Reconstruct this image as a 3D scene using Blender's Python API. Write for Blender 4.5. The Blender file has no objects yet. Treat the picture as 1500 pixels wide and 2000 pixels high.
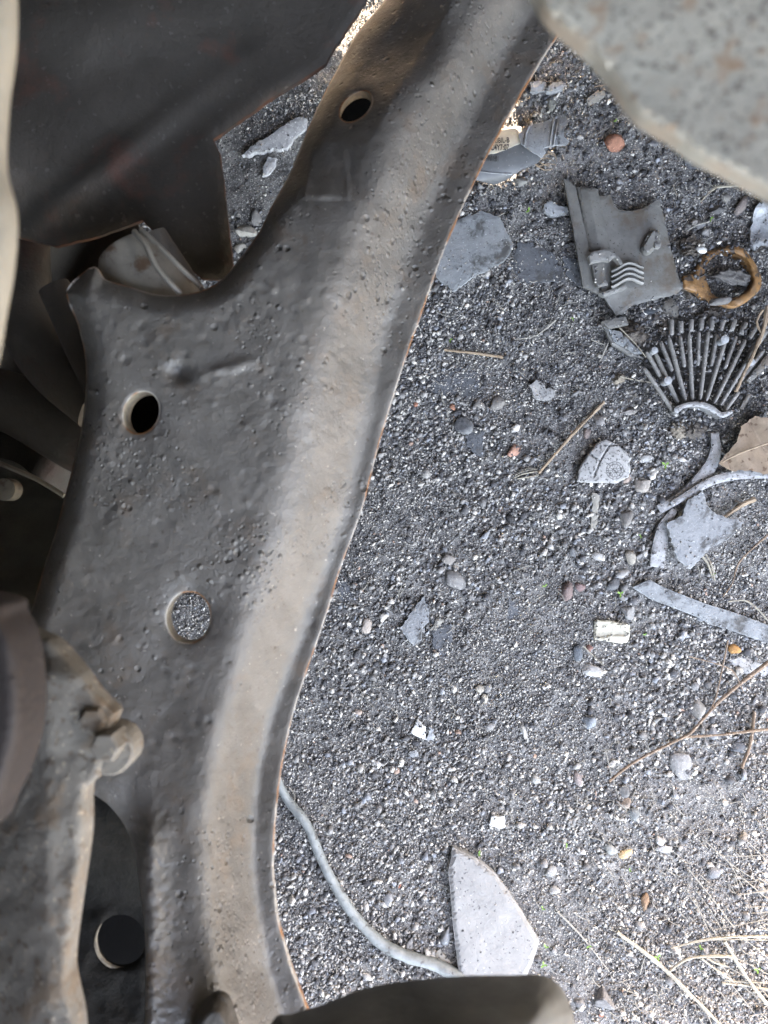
import bpy, bmesh, math, random
import numpy as np
from mathutils import Vector
from mathutils.geometry import delaunay_2d_cdt

random.seed(7)
RNG = np.random.default_rng(7)
S = bpy.context.scene

# ------------------------------------------------------------------ camera
H = 0.75                      # eye height above the ground, metres
K = 36.0 / 26.0 / 2000.0      # metres per photo pixel per metre of distance
cd = bpy.data.cameras.new("camera"); cam = bpy.data.objects.new("camera", cd)
S.collection.objects.link(cam); S.camera = cam
cam.location = (0, 0, H); cam.rotation_euler = (0, 0, 0)
cd.sensor_fit = 'VERTICAL'; cd.sensor_height = 36.0; cd.lens = 26.0
cd.clip_start = 0.01; cd.clip_end = 300
cd.dof.use_dof = True; cd.dof.focus_distance = 0.66; cd.dof.aperture_fstop = 10.0

# ------------------------------------------------------------------ light
SUN_EL, SUN_AZ = math.radians(17), math.radians(2)   # azimuth from +Y towards +X
w = bpy.data.worlds.new("World"); S.world = w; w.use_nodes = True
nt = w.node_tree
bg = nt.nodes["Background"]; sky = nt.nodes.new("ShaderNodeTexSky")
sky.sky_type = 'NISHITA'; sky.sun_disc = False
sky.sun_elevation = SUN_EL; sky.sun_rotation = SUN_AZ
sky.air_density = 1.0; sky.dust_density = 9.0; sky.ozone_density = 0.0
nt.links.new(sky.outputs[0], bg.inputs[0]); bg.inputs[1].default_value = 0.15
sl = bpy.data.lights.new("sun", 'SUN'); sl.energy = 2.0; sl.angle = math.radians(0.5)
sl.color = (1.0, 0.93, 0.82)
so = bpy.data.objects.new("sun", sl); S.collection.objects.link(so)
sd = Vector((math.sin(SUN_AZ) * math.cos(SUN_EL), math.cos(SUN_AZ) * math.cos(SUN_EL), math.sin(SUN_EL)))
so.rotation_euler = sd.to_track_quat('Z', 'Y').to_euler()
S.view_settings.view_transform = 'Standard'; S.view_settings.look = 'None'
S.view_settings.gamma = 1.0
S.view_settings.use_white_balance = True          # the phone's own white balance for open shade
S.view_settings.white_balance_temperature = 7700; S.view_settings.white_balance_tint = 18
S.view_settings.gamma = 1.0; S.view_settings.exposure = 5.22

# ------------------------------------------------------------------ helpers
def at(px, py, z=0.0):
    d = H - z
    return np.array([(px - 750) * K * d, (1000 - py) * K * d, z])

_tab = RNG.random((256, 256))
def vnoise(x, y):
    x = np.asarray(x, float); y = np.asarray(y, float)
    xi = np.floor(x).astype(int); yi = np.floor(y).astype(int)
    fx = x - xi; fy = y - yi
    fx = fx * fx * (3 - 2 * fx); fy = fy * fy * (3 - 2 * fy)
    a = _tab[xi % 256, yi % 256]; b = _tab[(xi + 1) % 256, yi % 256]
    c = _tab[xi % 256, (yi + 1) % 256]; d = _tab[(xi + 1) % 256, (yi + 1) % 256]
    return (a * (1 - fx) + b * fx) * (1 - fy) + (c * (1 - fx) + d * fx) * fy * 1.0
def fbm(x, y, o=4):
    s = 0; a = 0.5; t = 0
    for i in range(o):
        s = s + a * vnoise(x * 2 ** i + 17.3 * i, y * 2 ** i + 9.1 * i); t += a; a *= 0.5
    return s / t - 0.5

WL = {}
def new_obj(name, me, loc, parent=None, label=None, cat=None, group=None, kind=None):
    o = bpy.data.objects.new(name, me); S.collection.objects.link(o)
    WL[o.name] = np.array(loc, float)
    if parent is not None:
        o.parent = parent; o.location = tuple(WL[o.name] - WL[parent.name])
    else:
        o.location = tuple(loc)
    if label: o['label'] = label
    if cat: o['category'] = cat
    if group: o['group'] = group
    if kind: o['kind'] = kind
    return o
def thing(name, label, cat, px, py, z=0.0, group=None):
    return new_obj(name, None, at(px, py, z), None, label, cat, group)
def mk(name, V, F, mat, parent=None, smooth=False, col=None, attr=None, **kw):
    V = np.asarray(V, float)
    if parent is not None: loc = WL[parent.name]
    else: loc = np.array([V[:, 0].mean(), V[:, 1].mean(), V[:, 2].min()])
    me = bpy.data.meshes.new(name); Vl = V - loc
    if isinstance(F, np.ndarray):
        n = len(F); k = F.shape[1]
        me.vertices.add(len(Vl)); me.vertices.foreach_set('co', Vl.astype(np.float32).ravel())
        me.loops.add(n * k); me.loops.foreach_set('vertex_index', F.astype(np.int32).ravel())
        me.polygons.add(n); me.polygons.foreach_set('loop_start', (np.arange(n) * k).astype(np.int32))
        me.update(calc_edges=True)
    else:
        me.from_pydata([tuple(v) for v in Vl], [], F); me.update()
    if smooth:
        me.polygons.foreach_set('use_smooth', np.ones(len(me.polygons), bool))
        if len(V) < 200000: me.set_sharp_from_angle(angle=math.radians(48))
    if col is not None:
        a = me.color_attributes.new('Col', 'FLOAT_COLOR', 'POINT')
        c = np.ones((len(V), 4), np.float32); c[:, :3] = col
        a.data.foreach_set('color', c.ravel())
    if attr is not None:
        for k2, v2 in attr.items():
            a = me.attributes.new(k2, 'FLOAT', 'POINT'); a.data.foreach_set('value', np.asarray(v2, np.float32))
    me.materials.append(mat)
    return new_obj(name, me, loc, parent, **kw)

def join(parts):
    """parts = list of (V,F) -> one (V,F)"""
    Vs, Fs, off = [], [], 0
    for V, F in parts:
        Vs.append(np.asarray(V, float)); Fs += [tuple(i + off for i in f) for f in F]; off += len(V)
    return np.vstack(Vs), Fs

def smooth_loop(P, step=8, closed=True):
    """Catmull-Rom resample of a pixel outline"""
    P = np.asarray(P, float); n = len(P); out = []
    rng = range(n if closed else n - 1)
    for i in rng:
        p0 = P[(i - 1) % n] if (closed or i > 0) else P[i]
        p1 = P[i]; p2 = P[(i + 1) % n]
        p3 = P[(i + 2) % n] if (closed or i + 2 < n) else p2
        m = max(1, int(np.linalg.norm(p2 - p1) / step))
        for j in range(m):
            t = j / m
            out.append(0.5 * ((2 * p1) + (p2 - p0) * t + (2 * p0 - 5 * p1 + 4 * p2 - p3) * t * t + (3 * p1 - p0 - 3 * p2 + p3) * t ** 3))
    if not closed: out.append(P[-1])
    return np.array(out)
def jag_loop(P, step=6, amp=1.2, seed=0):
    """straight-edged outline with slightly chipped edges"""
    r = np.random.default_rng(seed); P = np.asarray(P, float); out = []
    for i in range(len(P)):
        a, b = P[i], P[(i + 1) % len(P)]; L = np.linalg.norm(b - a); m = max(1, int(L / step))
        nrm = np.array([-(b - a)[1], (b - a)[0]]) / max(L, 1e-6)
        for j in range(m):
            out.append(a + (b - a) * j / m + (nrm * r.normal(0, amp) if j else 0))
    return np.array(out)
def pip(X, Y, poly):
    inside = np.zeros(X.shape, bool); n = len(poly); j = n - 1
    for i in range(n):
        xi, yi = poly[i]; xj, yj = poly[j]
        c = ((yi > Y) != (yj > Y)) & (X < (xj - xi) * (Y - yi) / ((yj - yi) or 1e-9) + xi)
        inside ^= c; j = i
    return inside
def dist_poly(X, Y, poly, closed=True):
    D = np.full(X.shape, 1e9); n = len(poly)
    for i in range(n if closed else n - 1):
        a = poly[i]; b = poly[(i + 1) % n]; ab = b - a; L = ab @ ab + 1e-9
        t = np.clip(((X - a[0]) * ab[0] + (Y - a[1]) * ab[1]) / L, 0, 1)
        D = np.minimum(D, np.hypot(X - a[0] - t * ab[0], Y - a[1] - t * ab[1]))
    return D

def sheet(outline, zf, thick, step=8, holes=(), collar=None, roll=0.0, rollw=0.0):
    """solid slab: pixel outline + surface height function zf(px,py)->z ; returns V, F, edge distance (px), n_top"""
    loops = [np.asarray(outline, float)] + [np.asarray(h, float) for h in holes]
    x0, y0 = loops[0].min(0); x1, y1 = loops[0].max(0)
    gx, gy = np.meshgrid(np.arange(x0, x1, step), np.arange(y0, y1, step * 0.87))
    gx = gx + (np.arange(gx.shape[0])[:, None] % 2) * step * 0.5
    gx = gx.ravel(); gy = gy.ravel()
    gx = gx + RNG.uniform(-.12, .12, gx.shape) * step; gy = gy + RNG.uniform(-.12, .12, gy.shape) * step
    ok = pip(gx, gy, loops[0]) & (dist_poly(gx, gy, loops[0]) > step * 0.55)
    for h in loops[1:]:
        ok &= ~pip(gx, gy, h) & (dist_poly(gx, gy, h) > step * 0.55)
    pts = [Vector(p) for L in loops for p in L] + [Vector((a, b)) for a, b in zip(gx[ok], gy[ok])]
    edges = []; o = 0
    for L in loops:
        edges += [(o + i, o + (i + 1) % len(L)) for i in range(len(L))]; o += len(L)
    vo, eo, fo, *_ = delaunay_2d_cdt(pts, edges, [], 0, 1e-4)
    P = np.array([(v.x, v.y) for v in vo]); T = np.array([tuple(f) for f in fo])
    c = P[T].mean(1); ok = pip(c[:, 0], c[:, 1], loops[0])
    for h in loops[1:]: ok &= ~pip(c[:, 0], c[:, 1], h)
    T = T[ok]
    D = dist_poly(P[:, 0], P[:, 1], loops[0])
    for h in loops[1:]: D = np.minimum(D, dist_poly(P[:, 0], P[:, 1], h))
    z = zf(P[:, 0], P[:, 1])
    if rollw > 0: z = z - roll * np.clip(1 - D / rollw, 0, 1) ** 2
    d = H - z
    top = np.stack([(P[:, 0] - 750) * K * d, (1000 - P[:, 1]) * K * d, z], 1)
    bot = top.copy(); bot[:, 2] -= thick
    n = len(P)
    # orient faces upwards
    a = P[T]; e1 = a[:, 1] - a[:, 0]; e2 = a[:, 2] - a[:, 0]; nz = -(e1[:, 0] * e2[:, 1] - e1[:, 1] * e2[:, 0])
    T[nz < 0] = T[nz < 0][:, ::-1]
    F = [tuple(t) for t in T] + [tuple(t[::-1] + n) for t in T]
    # boundary edges
    E = {}
    for t in T:
        for i in range(3):
            e = (t[i], t[(i + 1) % 3]); E[e] = 1
    V = [top, bot]; ntot = 2 * n
    for (i, j) in list(E):
        if (j, i) not in E: F.append((i, i + n, j + n, j))
    if collar and len(loops) > 1:
        for h, cdp in zip(loops[1:], collar):
            if cdp <= 0: continue
            cx, cy = h.mean(0); zz = zf(h[:, 0], h[:, 1]); dd = H - zz
            R = np.stack([(h[:, 0] - 750) * K * dd, (1000 - h[:, 1]) * K * dd, zz - thick * .5], 1)
            C = R.mean(0); R2 = C + (R - C) * 1.07; m = len(R)
            dn = np.array([0, 0, cdp])
            ring = np.vstack([R * [1, 1, 1] + (C - R) * [.012, .012, 0], R - dn + (C - R) * [.012, .012, 0], R2 - dn, R2]); V.append(ring)
            for i in range(m):
                j = (i + 1) % m
                for q in range(3): F.append((ntot + q * m + i, ntot + q * m + j, ntot + (q + 1) * m + j, ntot + (q + 1) * m + i))
            ntot += 4 * m
    V = np.vstack(V); DD = np.full(len(V), 0.0); DD[:n] = D
    return V, F, DD, P

def tube(P, r, seg=8, wob=0.0, flat=1.0, ends=True):
    """P world points (n,3), r scalar or list -> V,F"""
    P = np.asarray(P, float); n = len(P); r = np.broadcast_to(np.asarray(r, float), (n,))
    T = np.gradient(P, axis=0); T /= np.linalg.norm(T, axis=1)[:, None] + 1e-12
    up = np.array([0, 0, 1.0]); V = []
    for i in range(n):
        s = np.cross(T[i], up)
        if np.linalg.norm(s) < 1e-3: s = np.array([1.0, 0, 0])
        s /= np.linalg.norm(s); u = np.cross(s, T[i])
        for k in range(seg):
            a = 2 * math.pi * k / seg; rr = r[i] * (1 + RNG.normal(0, wob) if wob else 1)
            V.append(P[i] + s * math.cos(a) * rr + u * math.sin(a) * rr * flat)
    F = []
    for i in range(n - 1):
        for k in range(seg):
            k2 = (k + 1) % seg
            F.append((i * seg + k, i * seg + k2, (i + 1) * seg + k2, (i + 1) * seg + k))
    if ends:
        F.append(tuple(range(seg))[::-1]); F.append(tuple((n - 1) * seg + k for k in range(seg)))
    return np.array(V), F
def path(P, n=None, step=6):
    """pixel path [(px,py,z)...] -> smoothed world points"""
    P = np.asarray(P, float)
    Q = smooth_loop(P, step, closed=False)
    d = H - Q[:, 2]
    return np.stack([(Q[:, 0] - 750) * K * d, (1000 - Q[:, 1]) * K * d, Q[:, 2]], 1)

def box(c, s, rz=0):
    x, y, z = np.array(s) / 2; V = np.array([[a * x, b * y, e * z] for a in (-1, 1) for b in (-1, 1) for e in (-1, 1)])
    R = np.array([[math.cos(rz), -math.sin(rz), 0], [math.sin(rz), math.cos(rz), 0], [0, 0, 1]])
    return V @ R.T + np.array(c), [(0, 1, 3, 2), (4, 6, 7, 5), (0, 4, 5, 1), (2, 3, 7, 6), (0, 2, 6, 4), (1, 5, 7, 3)]
def ico(sub):
    bm = bmesh.new(); bmesh.ops.create_icosphere(bm, subdivisions=sub, radius=1)
    V = np.array([v.co[:] for v in bm.verts]); F = np.array([[v.index for v in f.verts] for f in bm.faces]); bm.free()
    return V, F
ICO1, ICO2, ICO3, ICO4 = ico(1), ico(2), ico(3), ico(4)
OCT = (np.array([[1, 0, 0], [-1, 0, 0], [0, 1, 0], [0, -1, 0], [0, 0, 1], [0, 0, -1.]]),
       np.array([[0, 2, 4], [2, 1, 4], [1, 3, 4], [3, 0, 4], [2, 0, 5], [1, 2, 5], [3, 1, 5], [0, 3, 5]]))

# ------------------------------------------------------------------ materials
def ramp(N, L, src, stops):
    r = N.new('ShaderNodeValToRGB'); L.new(src, r.inputs[0]); e = r.color_ramp.elements
    e[0].position, e[0].color = stops[0][0], (*stops[0][1], 1)
    e[1].position, e[1].color = stops[-1][0], (*stops[-1][1], 1)
    for p, c in stops[1:-1]:
        x = e.new(p); x.color = (*c, 1)
    return r.outputs[0]
def noise(N, L, vec, scale, detail=4, rough=0.55):
    n = N.new('ShaderNodeTexNoise'); n.inputs['Scale'].default_value = scale
    n.inputs['Detail'].default_value = detail; n.inputs['Roughness'].default_value = rough
    L.new(vec, n.inputs['Vector']); return n.outputs['Fac']
def mixc(N, L, f, a, b):
    m = N.new('ShaderNodeMix'); m.data_type = 'RGBA'
    if hasattr(f, 'links'): L.new(f, m.inputs[0])
    else: m.inputs[0].default_value = f
    for v, i in ((a, 6), (b, 7)):
        if hasattr(v, 'links'): L.new(v, m.inputs[i])
        else: m.inputs[i].default_value = (*v, 1)
    return m.outputs[2]
def g1(v): return (v, v, v)
def mat(name, base, base2=None, nscale=60, rough=0.7, metal=0.0, bumps=((400, 0.0004),), specks=None, specks2=None,
        rust=None, rust_amt=0.55, edge=None, attr_col=False, pits=None, trans=0.0, spec=0.5, grit=None):
    m = bpy.data.materials.new(name); m.use_nodes = True; N = m.node_tree.nodes; L = m.node_tree.links
    b = N['Principled BSDF']; tc = N.new('ShaderNodeTexCoord').outputs['Object']
    if attr_col:
        a = N.new('ShaderNodeAttribute'); a.attribute_name = 'Col'; c = a.outputs['Color']
        f = noise(N, L, tc, nscale, 3)
        c = mixc(N, L, ramp(N, L, f, [(0.35, g1(0)), (0.7, g1(0.55))]), c, base2 or (0.05, 0.05, 0.05))
    else:
        f = noise(N, L, tc, nscale, 6, 0.62)
        c = mixc(N, L, ramp(N, L, f, [(0.35, g1(0)), (0.65, g1(1))]), base, base2 or tuple(x * 0.75 for x in base))
    if specks:      # (scale, colour, threshold)
        f = noise(N, L, tc, specks[0], 2, 0.5)
        c = mixc(N, L, ramp(N, L, f, [(specks[2], g1(0)), (specks[2] + 0.05, g1(1))]), c, specks[1])
    if specks2:
        f = noise(N, L, tc, specks2[0], 2, 0.5)
        c = mixc(N, L, ramp(N, L, f, [(specks2[2], g1(0)), (specks2[2] + 0.05, g1(1))]), c, specks2[1])
    if rust:
        f = noise(N, L, tc, rust[0], 5, 0.65)
        c = mixc(N, L, ramp(N, L, f, [(rust_amt, g1(0)), (rust_amt + 0.1, g1(0.85))]), c, rust[1])
    if edge:        # (colour, width px) wear along the cut edge
        a = N.new('ShaderNodeAttribute'); a.attribute_name = 'edge'
        f2 = noise(N, L, tc, 70, 4, 0.7)
        mm = N.new('ShaderNodeMath'); mm.operation = 'MULTIPLY'; L.new(f2, mm.inputs[0]); mm.inputs[1].default_value = edge[1] * 2
        s = N.new('ShaderNodeMath'); s.operation = 'LESS_THAN'; L.new(a.outputs['Fac'], s.inputs[0]); L.new(mm.outputs[0], s.inputs[1])
        ec = ramp(N, L, noise(N, L, tc, 45, 3), [(0.46, edge[0]), (0.56, edge[2])])
        c = mixc(N, L, s.outputs[0], c, ec)
    L.new(c, b.inputs['Base Color'])
    b.inputs['Roughness'].default_value = rough; b.inputs['Metallic'].default_value = metal
    b.inputs['Specular IOR Level'].default_value = spec
    if trans: b.inputs['Transmission Weight'].default_value = trans
    rr = noise(N, L, tc, nscale * 3, 3)
    mr = N.new('ShaderNodeMapRange'); L.new(rr, mr.inputs[0]); mr.inputs[3].default_value = max(0.05, rough - 0.12); mr.inputs[4].default_value = min(1, rough + 0.15)
    L.new(mr.outputs[0], b.inputs['Roughness'])
    last = None
    for sc, dist in bumps:
        bp = N.new('ShaderNodeBump'); bp.inputs['Distance'].default_value = dist; bp.inputs['Strength'].default_value = 1
        L.new(noise(N, L, tc, sc, 4, 0.6), bp.inputs['Height'])
        if last: L.new(last, bp.inputs['Normal'])
        last = bp.outputs[0]
    if pits:
        for (sc, th, dist, mask_sc, mlo, sgn) in pits:
            v = N.new('ShaderNodeTexVoronoi'); v.inputs['Scale'].default_value = sc; L.new(tc, v.inputs['Vector'])
            h = ramp(N, L, v.outputs['Distance'], [(0.0, g1(1)), (th, g1(0))])
            msk = ramp(N, L, noise(N, L, tc, mask_sc, 3), [(mlo, g1(0)), (mlo + 0.08, g1(1))])
            mu = N.new('ShaderNodeMath'); mu.operation = 'MULTIPLY'; L.new(h, mu.inputs[0]); L.new(msk, mu.inputs[1])
            bp = N.new('ShaderNodeBump'); bp.inputs['Distance'].default_value = dist; bp.inputs['Strength'].default_value = 1
            bp.invert = sgn < 0
            L.new(mu.outputs[0], bp.inputs['Height'])
            if last: L.new(last, bp.inputs['Normal'])
            last = bp.outputs[0]
    if last: L.new(last, b.inputs['Normal'])
    return m

M = {}
M['soil'] = mat('soil', (0.095, 0.093, 0.091), (0.21, 0.205, 0.197), 35, 0.95, specks=(700, (0.40, 0.39, 0.36), 0.58),
                specks2=(420, (0.012, 0.012, 0.012), 0.64), bumps=((900, 0.0012), (250, 0.002)))
M['stone'] = mat('stone', g1(0.1), (0.06, 0.058, 0.056), 300, 0.85, attr_col=True, bumps=((900, 0.0004),))
M['grain'] = mat('grain', g1(0.1), (0.06, 0.058, 0.056), 500, 0.85, attr_col=True, bumps=())
M['arm'] = mat('painted_steel', (0.152, 0.143, 0.130), (0.098, 0.092, 0.083), 32, 0.42, bumps=((1200, 0.00012), (300, 0.0004), (60, 0.0012)),
               specks=(260, (0.085, 0.072, 0.06), 0.68), specks2=(420, (0.30, 0.27, 0.24), 0.70),
               rust=(38, (0.130, 0.108, 0.088), 0.70), edge=((0.36, 0.33, 0.29), 2.4, (0.26, 0.12, 0.05)),
               pits=((150, 0.26, 0.0011, 14, 0.49, 1), (95, 0.20, 0.0018, 20, 0.49, -1), (260, 0.28, 0.0007, 18, 0.47, -1), (330, 0.3, 0.0004, 16, 0.52, 1)))
M['collar'] = mat('worn_hole_edge', (0.30, 0.25, 0.17), (0.16, 0.13, 0.10), 200, 0.7)
M['dark_metal'] = mat('dark_shaded_metal', (0.068, 0.060, 0.051), (0.044, 0.039, 0.034), 18, 0.7, bumps=((300, 0.0004), (40, 0.002)),  # dark tone holds the shade of the interior, put into the colour
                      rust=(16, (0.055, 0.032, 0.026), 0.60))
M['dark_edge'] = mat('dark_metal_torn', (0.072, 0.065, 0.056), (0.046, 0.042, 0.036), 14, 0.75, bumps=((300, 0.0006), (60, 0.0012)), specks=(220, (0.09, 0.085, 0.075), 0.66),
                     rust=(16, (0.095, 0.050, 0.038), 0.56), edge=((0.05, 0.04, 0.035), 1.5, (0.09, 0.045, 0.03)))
M['grime'] = mat('grime_and_shade', (0.012, 0.0115, 0.010), (0.020, 0.0185, 0.016), 60, 0.9, bumps=((300, 0.001), (900, .0004)), spec=0.15)  # grime darkened further, the deep shade put into the colour
M['black'] = mat('hole_shade_black', (0.006, 0.006, 0.006), None, 30, 0.95, spec=0.05)  # stands for the shade seen through the holes of the arm
M['sleeve'] = mat('bare_sleeve', (0.26, 0.24, 0.20), (0.18, 0.165, 0.14), 60, 0.45, metal=0.0, bumps=((500, 0.0002),), rust=(60, (0.10, 0.055, 0.03), 0.62))
M['panel'] = mat('primed_panel', (0.46, 0.445, 0.39), (0.40, 0.385, 0.34), 60, 0.6, bumps=((600, 0.0002), (90, 0.0008)),
                 specks=(620, (0.22, 0.21, 0.185), 0.58), specks2=(380, (0.17, 0.16, 0.14), 0.64), rust=(150, (0.36, 0.25, 0.17), 0.74), edge=((0.36, 0.35, 0.305), 3, (0.36, 0.31, 0.25)))
M['bracket'] = mat('dirty_bracket', (0.21, 0.19, 0.158), (0.15, 0.134, 0.112), 45, 0.75, bumps=((500, 0.0004), (120, 0.001)),
                   specks=(260, (0.13, 0.10, 0.075), 0.60), specks2=(500, (0.34, 0.29, 0.22), 0.64), rust=(60, (0.17, 0.125, 0.085), 0.69))
M['cream'] = mat('cream_cover', (0.30, 0.275, 0.225), (0.24, 0.22, 0.18), 30, 0.7)
M['brown'] = mat('brown_rubber', (0.024, 0.017, 0.015), (0.018, 0.013, 0.012), 20, 0.7)
M['grey_cover'] = mat('grey_cover', (0.115, 0.118, 0.108), (0.080, 0.082, 0.075), 50, 0.6, bumps=((400, 0.0003),))
def slate(name, a, b, **k):
    return mat(name, a, b, 90, 0.85, bumps=((900, 0.0004), (160, 0.0012)), specks=(330, tuple(x * .3 for x in a), 0.655),
               specks2=(520, tuple(min(.8, x * 1.7) for x in a), 0.67), rust=(45, (0.05, 0.048, 0.045), 0.60), edge=(tuple(x * 1.25 for x in a), 1.0, tuple(x * .8 for x in a)), **k)
M['slate'] = slate('slate_blue_grey', (0.225, 0.240, 0.248), (0.185, 0.198, 0.205))
M['slate_dark'] = slate('slate_charcoal', (0.105, 0.112, 0.122), (0.08, 0.086, 0.094))
M['slate_light'] = slate('slate_pale', (0.25, 0.262, 0.27), (0.21, 0.22, 0.228))
M['stone_light'] = mat('pale_plate', (0.25, 0.246, 0.236), (0.21, 0.207, 0.2), 60, 0.7, bumps=((900, 0.0002), (200, 0.0009)),
                       specks=(300, (0.08, 0.08, 0.08), 0.665), specks2=(260, (0.55, 0.54, 0.52), 0.71), edge=((0.34, 0.33, 0.32), 1.5, (0.24, 0.24, 0.23)))
M['plastic'] = mat('dusty_plastic', (0.175, 0.175, 0.163), (0.115, 0.115, 0.108), 50, 0.5, bumps=((300, 0.0003),), specks=(380, (0.06, 0.055, 0.05), 0.66), rust=(30, (0.10, 0.08, 0.06), 0.6))
M['plastic_light'] = mat('worn_plastic_edge', (0.21, 0.21, 0.20), (0.14, 0.14, 0.133), 80, 0.5)
M['plastic_clear'] = mat('cloudy_plastic', (0.34, 0.36, 0.37), (0.24, 0.25, 0.26), 80, 0.25, bumps=((300, 0.0006),))
M['rod'] = mat('grille_plastic', (0.24, 0.235, 0.22), (0.15, 0.145, 0.135), 160, 0.36, bumps=((500, 0.0002),), specks=(420, (0.34, 0.33, 0.32), 0.62))
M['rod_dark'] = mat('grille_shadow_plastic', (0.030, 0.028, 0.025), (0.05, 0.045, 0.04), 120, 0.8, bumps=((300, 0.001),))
M['alu'] = mat('aluminium_band', (0.33, 0.34, 0.34), (0.2, 0.2, 0.2), 130, 0.42, metal=0.25, bumps=((700, 0.0002),), specks=(420, (0.10, 0.095, 0.09), 0.60))
M['cloth'] = mat('cup_metal', (0.105, 0.112, 0.118), (0.08, 0.085, 0.09), 60, 0.45, bumps=((200, 0.0004),), specks=(400, (0.2, 0.2, 0.2), 0.68))
M['cream_sheet'] = mat('pale_cream', (0.58, 0.55, 0.45), (0.5, 0.47, 0.38), 60, 0.6)
M['ink'] = mat('printed_ink', (0.06, 0.06, 0.06), None, 60, 0.6)
M['ceramic'] = mat('speckled_ceramic', (0.36, 0.36, 0.35), (0.24, 0.24, 0.235), 120, 0.5, specks=(380, (0.08, 0.08, 0.08), 0.57))
M['white'] = mat('white_chip', (0.62, 0.63, 0.61), (0.5, 0.5, 0.48), 120, 0.5)
M['filter'] = mat('crumpled_paper', (0.50, 0.48, 0.40), (0.38, 0.36, 0.29), 150, 0.8, bumps=((300, 0.0005),))
M['orange'] = mat('rust_orange', (0.30, 0.155, 0.055), (0.17, 0.10, 0.05), 90, 0.5, bumps=((300, 0.0008),), specks=(130, (0.07, 0.055, 0.045), 0.56))
M['leaf'] = mat('dry_leaf', (0.27, 0.205, 0.145), (0.19, 0.14, 0.10), 80, 0.8, bumps=((200, 0.0006),), specks=(150, (0.11, 0.07, 0.045), 0.62))
M['twig'] = mat('twig_bark', (0.23, 0.165, 0.115), (0.15, 0.11, 0.08), 150, 0.85, bumps=((500, 0.0004),), specks=(300, (0.33, 0.26, 0.2), 0.6))
M['wood'] = mat('split_wood', (0.32, 0.245, 0.17), (0.22, 0.165, 0.115), 200, 0.8, bumps=((500, 0.0004),))
M['straw'] = mat('dry_straw', (0.34, 0.315, 0.25), (0.22, 0.20, 0.16), 160, 0.7, bumps=((600, .0003),), specks=(260, (0.16, 0.13, 0.10), 0.62))
M['straw_grey'] = mat('grey_straw', (0.30, 0.285, 0.25), (0.22, 0.21, 0.185), 120, 0.8)
M['cable'] = mat('cable_sheath', (0.25, 0.27, 0.268), (0.15, 0.165, 0.162), 70, 0.55, bumps=((600, 0.0003), (120, 0.0012)), specks=(150, (0.10, 0.10, 0.095), 0.62))
M['green'] = mat('sprout_green', (0.12, 0.24, 0.035), (0.18, 0.30, 0.06), 200, 0.6)
M['clod'] = mat('fibrous_clod', (0.14, 0.12, 0.10), (0.075, 0.066, 0.058), 160, 0.95, bumps=((500, 0.0015),), specks=(420, (0.2, 0.18, 0.15), 0.62))
M['beige_clod'] = mat('beige_clod', (0.26, 0.225, 0.175), (0.17, 0.145, 0.115), 160, 0.95, bumps=((500, 0.0012),))
M['yard'] = mat('horizon_blocker_grey', (0.12, 0.115, 0.11), None, 6, .9)  # for the unseen wall added to block low sky
M['body'] = mat('blocker_dark', (0.06, 0.058, 0.055), (0.04, 0.04, 0.04), 3, 0.8, bumps=())  # for the unseen panels added to block sky and sun
_sc = {}
G = lambda *c: stone_mat(c)
def stone_mat(c):
    m_ = sum(c) / 3; c = tuple(round(m_ + (x - m_) * (.85 if c[0] > 2 * c[2] else .6), 4) for x in c)
    if c not in _sc:
        _sc[c] = mat('stone_tone', c, tuple(x * 0.6 for x in c), 220, 0.85, bumps=((600, 0.0005), (1500, .0002)), specks=(500, tuple(min(.8, x * 1.5) for x in c), 0.64))
    return _sc[c]

# ------------------------------------------------------------------ ground (one sheet out to the horizon, finely shaped near the camera)
def gh(x, y):
    return 0.010 * fbm(x * 5 + 3, y * 5 + 8, 3) + 0.0055 * fbm(x * 45, y * 45, 3)
gx0, gx1, gy0, gy1 = -0.75, 0.75, -0.95, 0.95
nx, ny = 500, 634
X, Y = np.meshgrid(np.linspace(gx0, gx1, nx), np.linspace(gy0, gy1, ny))
Z = gh(X, Y)
fade = np.clip(np.minimum(np.minimum(X - gx0, gx1 - X), np.minimum(Y - gy0, gy1 - Y)) / 0.15, 0, 1)
Z = (Z + 0.0025 * fbm(X * 170, Y * 170, 3)) * fade
V = np.stack([X.ravel(), Y.ravel(), Z.ravel()], 1)
idx = np.arange(nx * ny).reshape(ny, nx)
F = np.stack([idx[:-1, :-1], idx[:-1, 1:], idx[1:, 1:], idx[1:, :-1]], -1).reshape(-1, 4)
R = 80.0
V = np.vstack([V, [[-R, -R, 0], [R, -R, 0], [R, R, 0], [-R, R, 0]]]); b0 = nx * ny
F = np.vstack([F])
me_extra = [(b0, b0 + 1, idx[0, -1], idx[0, 0]), (b0 + 1, b0 + 2, idx[-1, -1], idx[0, -1]), (b0 + 2, b0 + 3, idx[-1, 0], idx[-1, -1]), (b0 + 3, b0, idx[0, 0], idx[-1, 0])]
F = np.vstack([F, np.array(me_extra)])
mk('ground', V, F, M['soil'], smooth=True, kind='structure')

# footprint outlines that keep larger gravel away (pixel coordinates on the ground)
FOOT = []; TOPS = []
def gz(px, py):
    p = at(px, py); return float(gh(p[0], p[1]))

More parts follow.
